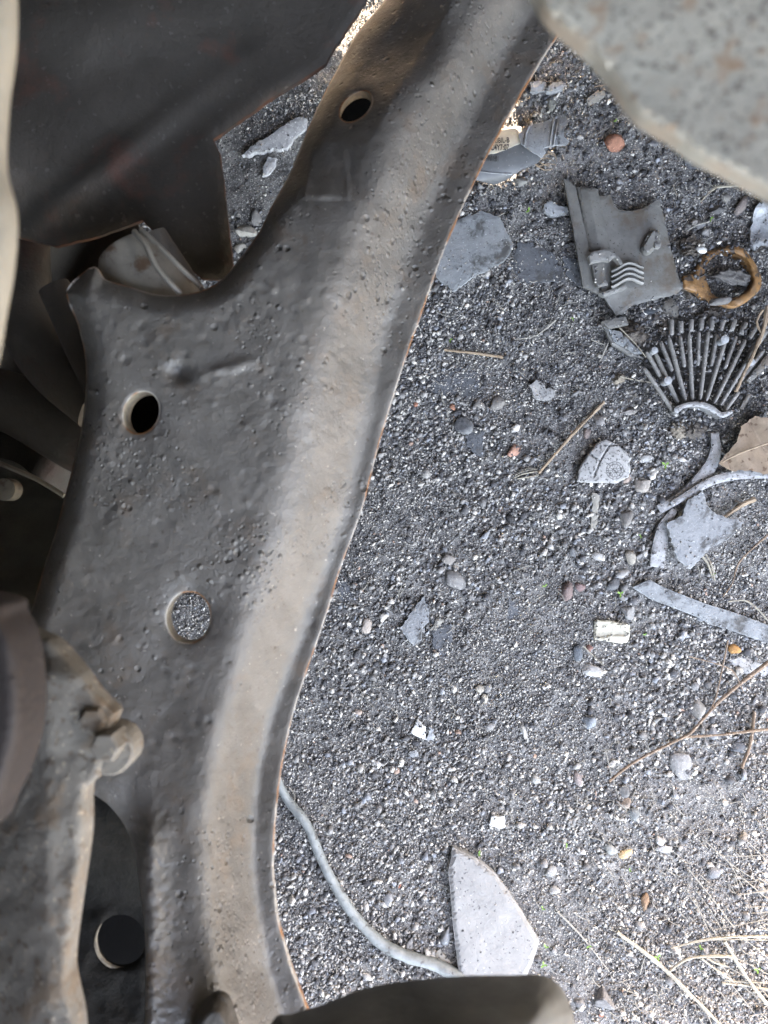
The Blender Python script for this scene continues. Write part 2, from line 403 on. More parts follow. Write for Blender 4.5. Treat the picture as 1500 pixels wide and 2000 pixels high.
# ------------------------------------------------------------------ ground litter: flat shards
def shard(name, outline, mt, label, cat, lift=0.004, thick=0.004, tilt=(0, 0), jag=1.3, warp=0.0008, step=7, seed=1, group=None, loop=None, parent=None, collar=None, roll=0.0006, rollw=4):
    P = jag_loop(outline, 6, jag, seed) if loop is None else loop
    c = P.mean(0); z0 = gz(*c) + lift + thick * .5
    zf = lambda X, Y: z0 + tilt[0] * (X - c[0]) + tilt[1] * (Y - c[1]) + warp * 2 * fbm(X / 40 + seed, Y / 40, 2)
    V, F, D, _ = sheet(P, zf, thick, step, roll=roll, rollw=rollw)
    FOOT.append(P); TOPS.append((P, zf))
    kw = {} if parent is not None else dict(label=label, cat=cat, group=group)
    return mk(name, V, F, mt, parent=parent, attr={'edge': D}, **kw)
shard('slate_shard', [(893, 430), (940, 411), (976, 425), (1002, 478), (996, 496), (985, 510), (938, 533), (886, 569), (852, 541), (840, 500), (865, 452)],
      M['slate'], 'large blue-grey speckled slate shard beside the metal arm edge', 'slate', seed=2, thick=.005)
shard('slate_shard', [(1015, 472), (1032, 474), (1058, 484), (1082, 499), (1098, 525), (1102, 548), (1060, 552), (1020, 552), (995, 542), (1000, 505)],
      M['slate_dark'], 'dark slate shard half covered with grit, right of the large blue-grey shard', 'slate', seed=3, lift=0.001)
shard('slate_shard', [(1098, 500), (1125, 505), (1140, 545), (1132, 560), (1108, 540)],
      M['slate_dark'], 'small buried dark shard tucked under the broken plastic housing', 'slate', seed=4, lift=0.0)
shard('slate_shard', [(1372, 958), (1380, 986), (1400, 1005), (1453, 1020), (1424, 1052), (1385, 1072), (1348, 1112), (1322, 1088), (1303, 1022), (1332, 1008), (1345, 975)],
      M['slate_light'], 'pale grey three-cornered shard lying across the broken metal ring', 'slate', seed=5, lift=0.011, thick=.004)
shard('slate_shard', [(829, 1164), (838, 1192), (838, 1215), (826, 1228), (825, 1250), (808, 1262), (780, 1227)],
      M['slate_light'], 'small pointed pale shard lying alone in the middle gravel', 'slate', seed=6)
shard('stone_plate', [(884, 1655), (922, 1672), (965, 1705), (988, 1735), (1018, 1780), (1054, 1838), (1040, 1880), (1020, 1925), (985, 1940), (905, 1930), (893, 1880), (884, 1800), (876, 1700)],
      M['stone_light'], 'large pale smooth stone plate beside the end of the cable', 'stone plate', seed=7, lift=.006, thick=.011, jag=.5, roll=.003, rollw=9)
shard('slate_shard', [(838, 745), (860, 730), (893, 716), (935, 722), (938, 752), (928, 778), (890, 774), (850, 772)],
      M['slate_dark'], 'thin translucent grey shard below the short brown stick', 'shard', seed=8, lift=.001, thick=.002)
shard('slate_shard', [(921, 845), (943, 840), (945, 862), (940, 893), (912, 872), (908, 852)],
      M['slate_dark'], 'small dark brownish shard left of the orange chip', 'shard', seed=9, lift=.001, thick=.003)
shard('slate_shard', [(995, 1168), (1018, 1190), (1012, 1215), (990, 1208)],
      M['slate_dark'], 'tiny grey shard in gravel right of the pointed pale shard', 'shard', seed=10, lift=.001, thick=.002)
shard('slate_shard', [(845, 1214), (880, 1222), (884, 1250), (872, 1270), (866, 1285), (845, 1262)],
      M['slate_dark'], 'curled dark shard half sunk in dirt just right of the pointed pale shard', 'shard', seed=11, lift=.001, thick=.002)
shard('white_chip', [(815, 1405), (832, 1420), (834, 1445), (818, 1440), (803, 1430)], M['white'], 'bright white chip, larger of a pair lying together', 'chip', seed=12, thick=.003)
shard('white_chip', [(838, 1420), (848, 1424), (846, 1446), (833, 1447)], M['plastic_clear'], 'small bluish glassy chip right beside the bright white chip', 'chip', seed=13, thick=.003)
shard('grey_chip', [(800, 1468), (812, 1465), (818, 1477), (800, 1476)], M['slate_light'], 'little pale grey chip below the pair of white chips', 'chip', seed=14, thick=.002)
shard('plastic_strip', [(1157, 962), (1171, 968), (1166, 1033), (1154, 1031)], M['straw_grey'], 'narrow pale flat strip standing below the round-marked ceramic', 'strip', seed=15, thick=.003, lift=.002)
shard('plastic_strip', [(856, 1206), (868, 1213), (852, 1232), (840, 1232)], M['straw_grey'], 'tiny pale sliver touching the dark curled shard', 'sliver', seed=16, thick=.002)
shard('ceramic_shard', [(1033, 752), (1048, 742), (1060, 748), (1066, 760), (1084, 760), (1082, 775), (1066, 783), (1048, 780), (1040, 765)],
      M['ceramic'], 'small white jagged ceramic bit in gravel above the long stick', 'ceramic', seed=17, thick=.004)
shard('ceramic_shard', [(1420, 1289), (1450, 1283), (1500, 1290), (1510, 1320), (1465, 1322), (1440, 1305)], M['ceramic'], 'pale grey slab piece below the orange pebble at right edge', 'slab', seed=18, thick=.004, lift=0)
shard('paving_chip', [(960, 1595), (985, 1594), (988, 1615), (972, 1618), (955, 1612)], M['white'], 'white squarish chip above the large stone plate', 'chip', seed=19, thick=.004)
shard('metal_chip', [(850, 1862), (860, 1853), (882, 1882), (868, 1884), (852, 1872)], M['sleeve'], 'small dark chip with bright rim just above the cable end', 'chip', seed=20, thick=.002)
shard('slate_shard', [(1337, 290), (1362, 300), (1368, 328), (1345, 330), (1336, 315)], M['slate_dark'], 'dark bluish chip beside the edge of the grey panel', 'chip', seed=21, thick=.003, lift=.001)
shard('slate_shard', [(655, 1135), (680, 1140), (690, 1165), (676, 1178), (660, 1165)], M['slate_dark'], 'dim grey chip lying close to the arm, above the middle gravel', 'chip', seed=22, thick=.002, lift=0)
# bright debris seen through the gap left of the arm
shard('plaster_shard', [(472, 303), (500, 280), (530, 262), (560, 240), (584, 228), (600, 232), (598, 250), (575, 268), (560, 290), (520, 293), (490, 302)],
      G(.48, .49, .50), 'long white plaster shard seen through the gap beside the arm', 'plaster', seed=23, thick=.006)
shard('plaster_shard', [(523, 306), (540, 308), (536, 326), (524, 340), (512, 344), (516, 322)], G(.48, .49, .50), 'small white chip below the long plaster shard in the gap', 'plaster', seed=24, thick=.004)

# cracked ceramic sherd with a round maker's mark
c0 = thing('ceramic_sherd', 'white speckled ceramic sherd with cracks and a round stamped mark', 'ceramic', 1180, 905)
ol = [(1183, 858), (1205, 868), (1220, 880), (1235, 893), (1229, 903), (1232, 920), (1228, 932), (1205, 944), (1185, 943), (1155, 943), (1127, 940), (1132, 915), (1150, 885), (1165, 868)]
P = jag_loop(ol, 5, .6, 31); zc = gz(1180, 905) + .007; FOOT.append(P)
dome = lambda X, Y: zc + .004 * np.clip(1 - ((X - 1180) ** 2 + (Y - 905) ** 2) / 3600, -.5, 1)
crk = [((1150, 885), (1172, 900)), ((1190, 870), (1172, 900)), ((1190, 870), (1212, 866)), ((1172, 900), (1160, 930))]
def zcr(X, Y):
    d = np.full(X.shape, 1e9)
    for a, b in crk: d = np.minimum(d, dist_poly(X, Y, np.array([a, b], float), False))
    return dome(X, Y) - .0022 * np.exp(-(d / 1.6) ** 2)
V, F, D, _ = sheet(P, zcr, .004, 2.5, roll=.0008, rollw=3)
mk('sherd', V, F, M['ceramic'], parent=c0, attr={'edge': D})
parts = []
def flatpath(pts, w, zf, closed=False, lift=.0002):
    """thin raised line on a surface, in pixels"""
    Q = np.array(pts, float); Vv = []; 
    T = np.gradient(Q, axis=0) if not closed else (np.roll(Q, -1, 0) - np.roll(Q, 1, 0)); T /= np.linalg.norm(T, axis=1)[:, None] + 1e-9
    Nn = np.stack([-T[:, 1], T[:, 0]], 1) * w / 2
    for q, n in zip(Q, Nn):
        for s in (-1, 1):
            p = q + n * s; z = float(zf(np.array([p[0]]), np.array([p[1]]))[0]) + lift; Vv.append(at(p[0], p[1], z))
    m = len(Q); Fs = [(2 * i, 2 * i + 1, 2 * ((i + 1) % m) + 1, 2 * ((i + 1) % m)) for i in range(m if closed else m - 1)]
    Vv = np.array(Vv); Vb = Vv.copy(); Vb[:, 2] -= .0004
    return join([(Vv, Fs), (Vb, [f[::-1] for f in Fs])])
for r in (17, 12.5, 4.5):
    parts.append(flatpath([(1201 + r * math.cos(a), 919 + r * math.sin(a)) for a in np.linspace(0, 2 * math.pi, 28, endpoint=False)], .9, dome, True))
for k in range(12):
    a = k * math.pi / 6
    parts.append(flatpath([(1201 + r * math.cos(a), 919 + r * math.sin(a)) for r in (5.5, 9, 12)], .8, dome))
    a += .26
    parts.append(flatpath([(1201 + r * math.cos(a), 919 + r * math.sin(a)) for r in (13.5, 16)], 1.3, dome))
V, F = join(parts); mk('stamped_mark', V, F, M['ink'], parent=c0)

# ------------------------------------------------------------------ torn tin tube with printed characters
t0 = thing('torn_tin', 'torn grey tin tube with pale cream patch and dark printed characters beside the arm', 'tin', 1000, 300)
zt = gz(1000, 300)
def tubez(X, Y, top=.022, cy0=255, cy1=350):
    u = np.clip((Y - (X - 1000) * -.2 - 292) / 62, -1, 1)
    return zt + .005 + top * np.sqrt(np.clip(1 - u * u, 0, 1)) * .8 + 0 * X
P = jag_loop([(915, 285), (940, 262), (1000, 248), (1040, 245), (1060, 250), (1075, 285), (1050, 318), (1022, 330), (1010, 338), (985, 352), (965, 360), (930, 352), (905, 340), (895, 310)], 6, .6, 41)
FOOT.append(P)
V, F, D, _ = sheet(P, tubez, .0012, 5); mk('tube_wall', V, F, M['cloth'], parent=t0, smooth=True, attr={'edge': D})
P = jag_loop([(1012, 262), (1030, 247), (1070, 236), (1105, 226), (1109, 240), (1101, 255), (1102, 268), (1112, 276), (1105, 284), (1085, 284), (1062, 289), (1066, 298), (1058, 309), (1045, 300), (1030, 290), (1018, 281)], 5, .5, 42)
FOOT.append(P)
V, F, D, _ = sheet(P, lambda X, Y: tubez(X, Y) + .004 + .002 * (X > 1090), .0012, 4); mk('torn_flap', V, F, M['slate'], parent=t0, smooth=True, attr={'edge': D})
P = jag_loop([(900, 300), (925, 268), (950, 254), (1006, 249), (1013, 263), (1016, 280), (985, 293), (965, 300), (900, 305)], 5, .3, 43)
V, F, D, _ = sheet(P, lambda X, Y: tubez(X, Y) + .0009, .0007, 4); mk('cream_patch', V, F, M['cream_sheet'], parent=t0, smooth=True)  # pale cream sheet over the upper left of the tube
for pts in ([(1083, 232), (1078, 255), (1074, 285)], [(1092, 230), (1086, 255), (1081, 284)], [(1034, 246), (1027, 262), (1024, 284)]):
    V, F = tube(path([(a, b, float(tubez(np.array([a * 1.]), np.array([b * 1.]))[0]) + .0052) for a, b in pts]), .0008, 6); mk('seam_ridge', V, F, M['slate_light'], parent=t0, smooth=True)
V, F = tube(path([(a, b, float(tubez(np.array([a * 1.]), np.array([b * 1.]))[0]) + .0008) for a, b in ((897, 333), (930, 334), (960, 338), (1000, 340))]), .0007, 6); mk('seam_ridge', V, F, M['slate_light'], parent=t0)
def text_mesh(s, px, py, size_px, rot, z, name, mt, parent):
    cu = bpy.data.curves.new('txt', 'FONT'); cu.body = s; cu.size = size_px * K * H; cu.extrude = .0003; cu.offset = 0.00012; cu.align_x = 'CENTER'
    o = bpy.data.objects.new('txt', cu); S.collection.objects.link(o)
    dg = bpy.context.evaluated_depsgraph_get(); me = bpy.data.meshes.new_from_object(o.evaluated_get(dg))
    V = np.array([v.co[:] for v in me.vertices]); F = [tuple(p.vertices) for p in me.polygons]
    bpy.data.objects.remove(o); bpy.data.meshes.remove(me); bpy.data.curves.remove(cu)
    c, s_ = math.cos(rot), math.sin(rot); base = at(px, py, z)
    V[:, 0] *= .62; W = np.stack([V[:, 0] * c - V[:, 1] * s_, V[:, 0] * s_ + V[:, 1] * c, V[:, 2]], 1) + base
    for i in range(len(W)):   # follow the curved wall
        d = H - W[i, 2]; ppx = W[i, 0] / (K * d) + 750; ppy = 1000 - W[i, 1] / (K * d)
        W[i, 2] = float(tubez(np.array([ppx]), np.array([ppy]))[0]) + .0013 + V[i, 2]
    mk(name, W, F, mt, parent=parent)
text_mesh('KIBIL-B', 980, 277, 16, .03, zt + .025, 'lettering', M['ink'], t0)
text_mesh('EC4Y7:07', 974, 292, 16, .0, zt + .025, 'lettering', M['ink'], t0)
text_mesh('4701:01', 962, 313, 13, -.05, zt + .025, 'lettering', M['ink'], t0)

# ------------------------------------------------------------------ broken plastic housing with clip
h0 = thing('plastic_housing', 'broken grey plastic housing with clip, wavy ribs and oval boss', 'plastic part', 1215, 490)
zh = gz(1215, 490) + .012
P = jag_loop([(1166, 385), (1192, 379), (1199, 398), (1208, 409), (1234, 413), (1259, 406), (1274, 396), (1288, 389), (1300, 440), (1314, 500), (1326, 545), (1338, 560), (1322, 574), (1259, 590), (1231, 599), (1217, 613), (1203, 616), (1192, 600), (1178, 576), (1168, 540), (1160, 480)], 6, .5, 51)
FOOT.append(P)
zp = lambda X, Y: zh + .003 * np.sin((X - 1180) / 60) - .004 * np.clip((Y - 560) / 50, 0, 1) + .003 * np.clip((1210 - X) / 40, 0, 1)
V, F, D, _ = sheet(P, zp, .003, 6, roll=.0006, rollw=4); mk('back_plate', V, F, M['plastic'], parent=h0, attr={'edge': D})
P = jag_loop([(1101, 349), (1112, 354), (1125, 367), (1134, 410), (1147, 464), (1156, 526), (1172, 574), (1139, 560), (1133, 526), (1116, 428)], 6, .4, 52); FOOT.append(P)
V, F, D, _ = sheet(P, lambda X, Y: zh + .001 + .0005 * (X - 1100) / 10, .003, 5, roll=.0005, rollw=3); mk('side_flange', V, F, M['plastic'], parent=h0, attr={'edge': D})
P = jag_loop([(1128, 366), (1168, 369), (1180, 430), (1193, 489), (1153, 497), (1142, 440)], 6, .4, 53); FOOT.append(P)
V, F, D, _ = sheet(P, lambda X, Y: zh + .008 - .004 * np.abs(X - (1149 + (Y - 366) * .19)) / 22, .004, 5, roll=.001, rollw=4); mk('raised_rail', V, F, M['plastic'], parent=h0, attr={'edge': D})
def bar(name, pts, r, mt, parent, flat=.6, seg=8, step=4):
    V, F = tube(path(pts, step=step), r, seg, 0, flat); return mk(name, V, F, mt, parent=parent, smooth=True)
cl = shard('clip', None, M['plastic_light'], None, None, parent=h0, loop=jag_loop([(1149, 500), (1160, 491), (1180, 487), (1195, 488), (1208, 500), (1217, 514), (1212, 517), (1200, 503), (1190, 510), (1180, 508), (1153, 514)], 4, .3, 54), lift=.022, thick=.006, step=4)
shard('clip_leg', None, M['plastic'], None, None, parent=h0, loop=jag_loop([(1157, 514), (1180, 510), (1181, 540), (1186, 556), (1166, 560), (1160, 545)], 4, .3, 55), lift=.016, thick=.008, step=4)
shard('clip_foot', None, M['plastic_light'], None, None, parent=h0, loop=jag_loop([(1166, 552), (1183, 546), (1188, 556), (1168, 561)], 4, .3, 56), lift=.019, thick=.004, step=4)
shard('bottom_rail', None, M['plastic_light'], None, None, parent=h0, loop=jag_loop([(1172, 572), (1222, 555), (1226, 563), (1180, 578)], 4, .3, 57), lift=.015, thick=.008, step=4)
for k in range(4):
    y = 520 + k * 10
    bar('wavy_rib', [(1195, y + 10, zh + .006), (1205, y + 5, zh + .0085), (1222, y - 5, zh + .010), (1236, y - 5, zh + .010), (1246, y, zh + .008), (1255, y + 3, zh + .006)], .0021, M['plastic_light' if k % 2 else 'plastic'], h0, 1.2)
t = np.linspace(0, 2 * math.pi, 26, endpoint=False)
ax = np.array([20, -36]) / 41.2; nn = np.array([ax[1], -ax[0]])
lp = np.array([np.array([1272, 472]) + ax * (14 * (1 if math.cos(a) > 0 else -1) + 12 * math.cos(a)) + nn * 12 * math.sin(a) for a in t])
shard('oval_boss', None, M['plastic'], None, None, parent=h0, loop=lp, lift=.017, thick=.008, step=4, roll=.004, rollw=6)
shard('boss_nub', None, M['plastic_light'], None, None, parent=h0, loop=jag_loop([(1278, 474), (1292, 474), (1290, 483), (1279, 482)], 4, .2, 58), lift=.020, thick=.006, step=3)

# ------------------------------------------------------------------ rusty ring lid with dirt inside
r0 = thing('rusty_lid_ring', 'orange rusty ring of a jar lid half filled with dirt', 'lid ring', 1420, 545)
zr = gz(1420, 545)
t = np.linspace(0, 2 * math.pi, 48, endpoint=False)
o_ = np.array([[1420 + (66 + 5 * math.sin(3 * a)) * math.cos(a), 540 + (60 + 3 * math.cos(5 * a)) * math.sin(a)] for a in t])
o_[:, 0] = np.where(o_[:, 0] < 1355, 1334 + (o_[:, 0] - 1354) * .4, o_[:, 0])
i_ = np.array([[1424 + (47 + 2 * math.sin(4 * a)) * math.cos(a), 538 + (46 + 2 * math.cos(3 * a)) * math.sin(a)] for a in t])
i_[:, 0] = np.maximum(i_[:, 0], 1371)
V, F, D, _ = sheet(o_, lambda X, Y: zr + .015 + .004 * np.sin(X / 25) + .003 * fbm(X / 15, Y / 15, 2) - .004 * np.clip((560 - Y) / 80, 0, 1), .004, 4, holes=[i_[::-1]], collar=[.010], roll=.002, rollw=5)
FOOT.append(o_)
mk('ring', V, F, M['orange'], parent=r0, smooth=True)

# ------------------------------------------------------------------ stones, clods
def rock(name, px, py, w, h, rot, mt, label, cat='stone', hz=None, z=None, seed=None, sub=2, rough=.16, group=None, flat=True):
    r = np.random.default_rng(seed if seed is not None else int(px * 7 + py)); B, Fc = (ICO4 if rough > .4 else ICO2 if sub == 2 else ICO3)
    s = K * H; a, b = w * s / 2, h * s / 2; c = hz if hz else min(a, b) * .75
    U = B.copy()
    for _ in range(7):   # facet cuts
        n = r.normal(size=3); n /= np.linalg.norm(n); d = r.uniform(.38, .70); e = U @ n - d
        U = np.where((e > 0)[:, None], U - np.outer(e * .95, n), U)
    U *= 1 + r.normal(0, rough * .25, (len(U), 1))
    if rough > .4: U *= 1 + (.9 * fbm(U[:, 0] * 2.2 + U[:, 2] * 3 + px, U[:, 1] * 2.2 - U[:, 2] * 2 + py, 4))[:, None]
    U = U / np.abs(U).max(0)
    U *= [a, b, c]; rz = -math.radians(rot); R = np.array([[math.cos(rz), -math.sin(rz), 0], [math.sin(rz), math.cos(rz), 0], [0, 0, 1]])
    z0 = gz(px, py) + c * .25 if z is None else z
    V = U @ R.T + at(px, py, z0)
    return mk(name, V, Fc, mt, smooth=not flat, label=label, cat=cat, group=group)
G = lambda *c: stone_mat(c)
warm, cool, pale, darkc, cream, brick = (0.22, 0.20, 0.175), (0.16, 0.17, 0.18), (0.34, 0.33, 0.31), (0.06, 0.062, 0.066), (0.42, 0.37, 0.28), (0.36, 0.13, 0.07)
STN = [
 ('brick_lump', 1198, 284, 44, 42, 20, (0.36, 0.15, 0.085), 'orange-red brick lump with grey crust in dark soil', 'brick'),
 ('brick_chip', 1003, 882, 32, 22, -45, (0.48, 0.25, 0.17), 'pale orange brick chip beside the small dark shard', 'brick'),
 ('brick_chip', 886, 795, 17, 13, 30, (0.42, 0.19, 0.11), 'small orange brick crumb under the translucent grey shard', 'brick'),
 ('brick_chip', 812, 790, 10, 12, 0, (0.36, 0.15, 0.09), 'tiny brick crumb nearest the arm edge at mid height', 'brick'),
 ('orange_pebble', 1434, 1268, 28, 24, -10, (0.46, 0.22, 0.05), 'rounded rusty orange pebble under the long grey strip', 'pebble'),
 ('orange_pebble', 1222, 1667, 30, 20, -15, (0.52, 0.36, 0.17), 'yellow-orange pebble beside a round grey one', 'pebble'),
 ('pebble', 1192, 1658, 30, 22, 20, (0.27, 0.28, 0.25), 'round grey-green pebble touching the yellow-orange one', 'pebble'),
 ('pebble', 1177, 1671, 16, 16, 0, pale, 'little white round pebble below the grey-green one', 'pebble'),
 ('pebble', 1253, 945, 42, 34, 10, (0.36, 0.31, 0.25), 'round tan pebble just right of the round-marked ceramic', 'pebble'),
 ('pebble', 1262, 895, 30, 17, 0, pale, 'flat oval pale pebble above the round tan pebble', 'pebble'),
 ('pebble', 1220, 1010, 30, 40, 20, warm, 'angular grey-brown stone with a rootlet below the ceramic sherd', 'stone'),
 ('pebble', 1232, 1090, 32, 26, 30, cream, 'cream angular stone left of the three-cornered shard', 'stone'),
 ('pebble', 874, 1095, 32, 26, 15, (0.26, 0.23, 0.20), 'brown-grey square stone in the middle of the gravel', 'stone'),
 ('pebble', 890, 1106, 16, 12, 15, (0.33, 0.26, 0.19), 'small tan stone against the brown-grey square stone', 'stone'),
 ('dusty_stone', 888, 1135, 60, 40, 15, (0.26, 0.25, 0.235), 'dusty pale low lump below the brown-grey square stone', 'stone'),
 ('pebble', 905, 832, 42, 36, 30, cool, 'bluish grey angular stone left above the dark brownish shard', 'stone'),
 ('pebble', 975, 787, 42, 26, -5, warm, 'crumbly beige-grey lump right of the orange crumb', 'stone'),
 ('pebble', 935, 787, 24, 20, 5, warm, 'beige-grey lump left of the crumbly beige lump', 'stone'),
 ('pebble', 1018, 355, 26, 24, -30, (0.24, 0.23, 0.20), 'heart-shaped grey stone under the torn tin tube', 'stone'),
 ('pebble', 1076, 205, 24, 28, 20, (0.22, 0.22, 0.18), 'greenish grey stone under the clear plastic bits', 'stone'),
 ('pebble', 1082, 123, 14, 16, 0, cool, 'small grey stone near the top between arm and panel', 'stone'),
 ('pebble', 1211, 355, 18, 16, 0, (0.24, 0.24, 0.24), 'small light grey stone above the plastic housing', 'stone'),
 ('pebble', 1272, 280, 26, 18, 10, (0.15, 0.15, 0.16), 'grey crusted stone right of the brick lump', 'stone'),
 ('pebble', 1445, 402, 24, 44, 35, (0.26, 0.20, 0.165), 'brown flaky stone above the rusty ring', 'stone'),
 ('pebble', 1418, 388, 24, 22, 0, (0.20, 0.185, 0.16), 'rounded brown stone left of the brown flaky stone', 'stone'),
 ('pebble', 1400, 412, 44, 26, 10, (0.12, 0.115, 0.11), 'dark flat stone below the rounded brown stone', 'stone'),
 ('pebble', 1328, 540, 14, 22, 10, (0.16, 0.175, 0.19), 'small bluish pebble between housing and rusty ring', 'pebble'),
 ('pebble', 1312, 600, 40, 42, 0, (0.24, 0.215, 0.17), 'rough tan stone above the fan-shaped grille', 'stone'),
 ('pebble', 1268, 605, 34, 20, -10, (0.07, 0.085, 0.10), 'dark blue stone below the plastic housing', 'stone'),
 ('pebble', 1280, 620, 24, 14, 10, (0.16, 0.13, 0.105), 'small brown stone under the dark blue stone', 'stone'),
 ('pebble', 1425, 540, 88, 38, 6, (0.115, 0.105, 0.095), 'long flat dark stone lying inside the rusty ring', 'stone'),
 ('pebble', 1401, 588, 56, 20, -12, (0.16, 0.15, 0.14), 'flat grey stone resting on the rim of the rusty ring', 'stone'),
 ('pebble', 1170, 822, 26, 26, 0, (0.27, 0.25, 0.23), 'round dusty stone right of the long stick', 'stone'),
 ('pebble', 1228, 805, 36, 18, -5, (0.30, 0.27, 0.24), 'flat pinkish stone left of the grille hub', 'stone'),
 ('pebble', 1148, 845, 16, 28, 20, (0.30, 0.22, 0.18), 'small pinkish stone left below the round dusty stone', 'stone'),
 ('pebble', 1225, 935, 26, 16, -30, (0.34, 0.24, 0.18), 'pinkish tan chip under the round-marked ceramic', 'stone'),
 ('pebble', 1105, 1155, 30, 40, 10, (0.22, 0.14, 0.125), 'reddish stone beside a smaller reddish one', 'stone'),
 ('pebble', 1132, 1145, 22, 22, 10, (0.24, 0.13, 0.12), 'smaller of two reddish stones, on the right', 'stone'),
 ('pebble', 715, 1222, 26, 32, -20, (0.42, 0.34, 0.27), 'pinkish cream stone left of the pointed pale shard', 'stone'),
 ('pebble', 1168, 1085, 28, 20, 15, pale, 'smooth pale stone above the reddish stones', 'stone'),
 ('pebble', 1120, 1080, 16, 26, -20, cool, 'narrow grey stone left of the smooth pale stone', 'stone'),
 ('pebble', 935, 1345, 24, 18, 0, (0.40, 0.35, 0.26), 'yellowish stone, left one of a trio', 'stone'),
 ('pebble', 954, 1345, 20, 20, 0, (0.26, 0.26, 0.25), 'grey stone, right one of a trio', 'stone'),
 ('pebble', 946, 1363, 18, 22, -30, (0.46, 0.42, 0.32), 'cream stone, lower one of a trio', 'stone'),
 ('pebble', 1024, 1433, 18, 42, -25, (0.36, 0.35, 0.31), 'long pale oval stone in the lower gravel', 'stone'),
 ('pebble', 1048, 1520, 24, 26, 0, (0.30, 0.30, 0.27), 'pale grey-green stone right of the long oval stone', 'stone'),
 ('pebble', 737, 1492, 18, 14, 0, (0.55, 0.54, 0.5), 'bright white stone left in the lower gravel', 'stone'),
 ('pebble', 700, 1390, 16, 14, 0, (0.42, 0.30, 0.22), 'small peach stone near the arm edge', 'stone'),
 ('pebble', 1130, 1520, 22, 34, -15, (0.27, 0.21, 0.19), 'pinkish grey upright stone left of the long twig', 'stone'),
 ('pebble', 1218, 1568, 32, 26, 10, (0.33, 0.24, 0.17), 'two-toned tan stone below the twig end', 'stone'),
 ('pebble', 1218, 1545, 24, 28, 0, (0.20, 0.20, 0.19), 'grey stone directly under the twig tip', 'stone'),
 ('pebble', 1237, 1590, 26, 30, -30, (0.17, 0.19, 0.19), 'blue-grey flat stone below the two-toned tan stone', 'stone'),
 ('dusty_stone', 1335, 1490, 58, 70, -20, (0.24, 0.235, 0.225), 'large dusty low lump under the twigs at right', 'stone'),
 ('dusty_stone', 1360, 1380, 40, 46, 10, (0.33, 0.31, 0.27), 'pale crumbly lump beside the long twig', 'stone'),
 ('pebble', 1392, 1432, 24, 30, -20, (0.22, 0.23, 0.25), 'bluish rounded stone between two twigs', 'stone'),
 ('pebble', 1440, 1458, 34, 20, 0, (0.11, 0.12, 0.135), 'dark blue long stone at the right edge', 'stone'),
 ('pebble', 1258, 1762, 22, 40, 10, (0.26, 0.16, 0.09), 'narrow rust-brown stone in the lower right gravel', 'stone'),
 ('pebble', 1238, 1775, 16, 14, 0, (0.5, 0.5, 0.47), 'small white pebble left of the rust-brown stone', 'pebble'),
 ('pebble', 1300, 1655, 40, 20, 0, (0.36, 0.35, 0.34), 'pale grey stone above the lower straws', 'stone'),
 ('pebble', 1290, 1640, 24, 22, 30, (0.44, 0.43, 0.4), 'whitish stone touching the pale grey stone', 'stone'),
 ('pebble', 1393, 1702, 30, 26, 10, (0.19, 0.2, 0.21), 'grey layered stone below the fine dry stalks', 'stone'),
 ('pebble', 1178, 1955, 46, 54, 0, (0.20, 0.19, 0.185), 'dark purple-grey stone at the bottom beside the blurred cover', 'stone'),
 ('pebble', 1135, 1968, 18, 18, 0, (0.45, 0.43, 0.36), 'cream pebble next to the blurred cover', 'pebble'),
 ('pebble', 1173, 1984, 12, 9, 20, brick, 'tiny red pebble at the bottom edge', 'pebble'),
 ('pebble', 1150, 1410, 30, 30, 10, (0.20, 0.24, 0.28), 'bluish white stone left of the long twig middle', 'stone'),
 ('pebble', 1165, 1495, 0, 0, 0, pale, '', ''),
 ('pebble', 1128, 1274, 22, 36, 10, (0.10, 0.125, 0.15), 'dark blue stone below the crumpled paper roll', 'stone'),
 ('pebble', 1152, 1265, 16, 16, 10, (0.22, 0.11, 0.09), 'small red-brown stone right of the dark blue one', 'stone'),
 ('pebble', 1152, 1310, 54, 26, 10, (0.40, 0.39, 0.36), 'white knobbly stone below the dark blue stone', 'stone'),
 ('pebble', 1225, 1195, 36, 32, 10, (0.26, 0.26, 0.25), 'flat grey tilted stone above the crumpled paper roll', 'stone'),
 ('pebble', 1198, 1140, 32, 26, -10, (0.15, 0.16, 0.17), 'dark rounded stone left of the long grey strip', 'stone'),
 ('pebble', 1215, 1120, 26, 22, 10, (0.38, 0.37, 0.34), 'white rough stone above the dark rounded stone', 'stone'),
 ('pebble', 780, 1730, 8, 12, 0, brick, 'tiny orange-red pebble left of the large stone plate', 'pebble'),
 ('pebble', 838, 1693, 18, 24, 0, (0.36, 0.34, 0.28), 'cream stone left of the top of the large stone plate', 'stone'),
 ('pebble', 800, 1845, 16, 34, 20, (0.22, 0.22, 0.22), 'grey stone above the cable bend', 'stone'),
 ('pebble', 872, 1825, 24, 38, 10, (0.24, 0.26, 0.27), 'bluish stone wedged against the large stone plate', 'stone'),
 ('pebble', 757, 1755, 22, 34, 0, (0.25, 0.25, 0.25), 'mid grey stone right of the cable', 'stone'),
 ('pebble', 1075, 1700, 24, 24, 0, (0.30, 0.30, 0.28), 'pale mottled stone right of the stone plate top', 'stone'),
 ('pebble', 1083, 1740, 26, 22, 0, (0.42, 0.41, 0.37), 'whitish stone right of the stone plate', 'stone'),
 ('asphalt_crumb', 478, 452, 48, 30, 20, (0.40, 0.37, 0.30), 'sunlit beige crumb at the foot of the gap', 'stone'),
 ('asphalt_crumb', 468, 486, 28, 20, -20, (0.42, 0.38, 0.30), 'smaller sunlit beige crumb below in the gap', 'stone'),
 ('asphalt_crumb', 500, 425, 26, 34, 10, (0.20, 0.19, 0.18), 'grey crumb above the sunlit ones in the gap', 'stone'),
]
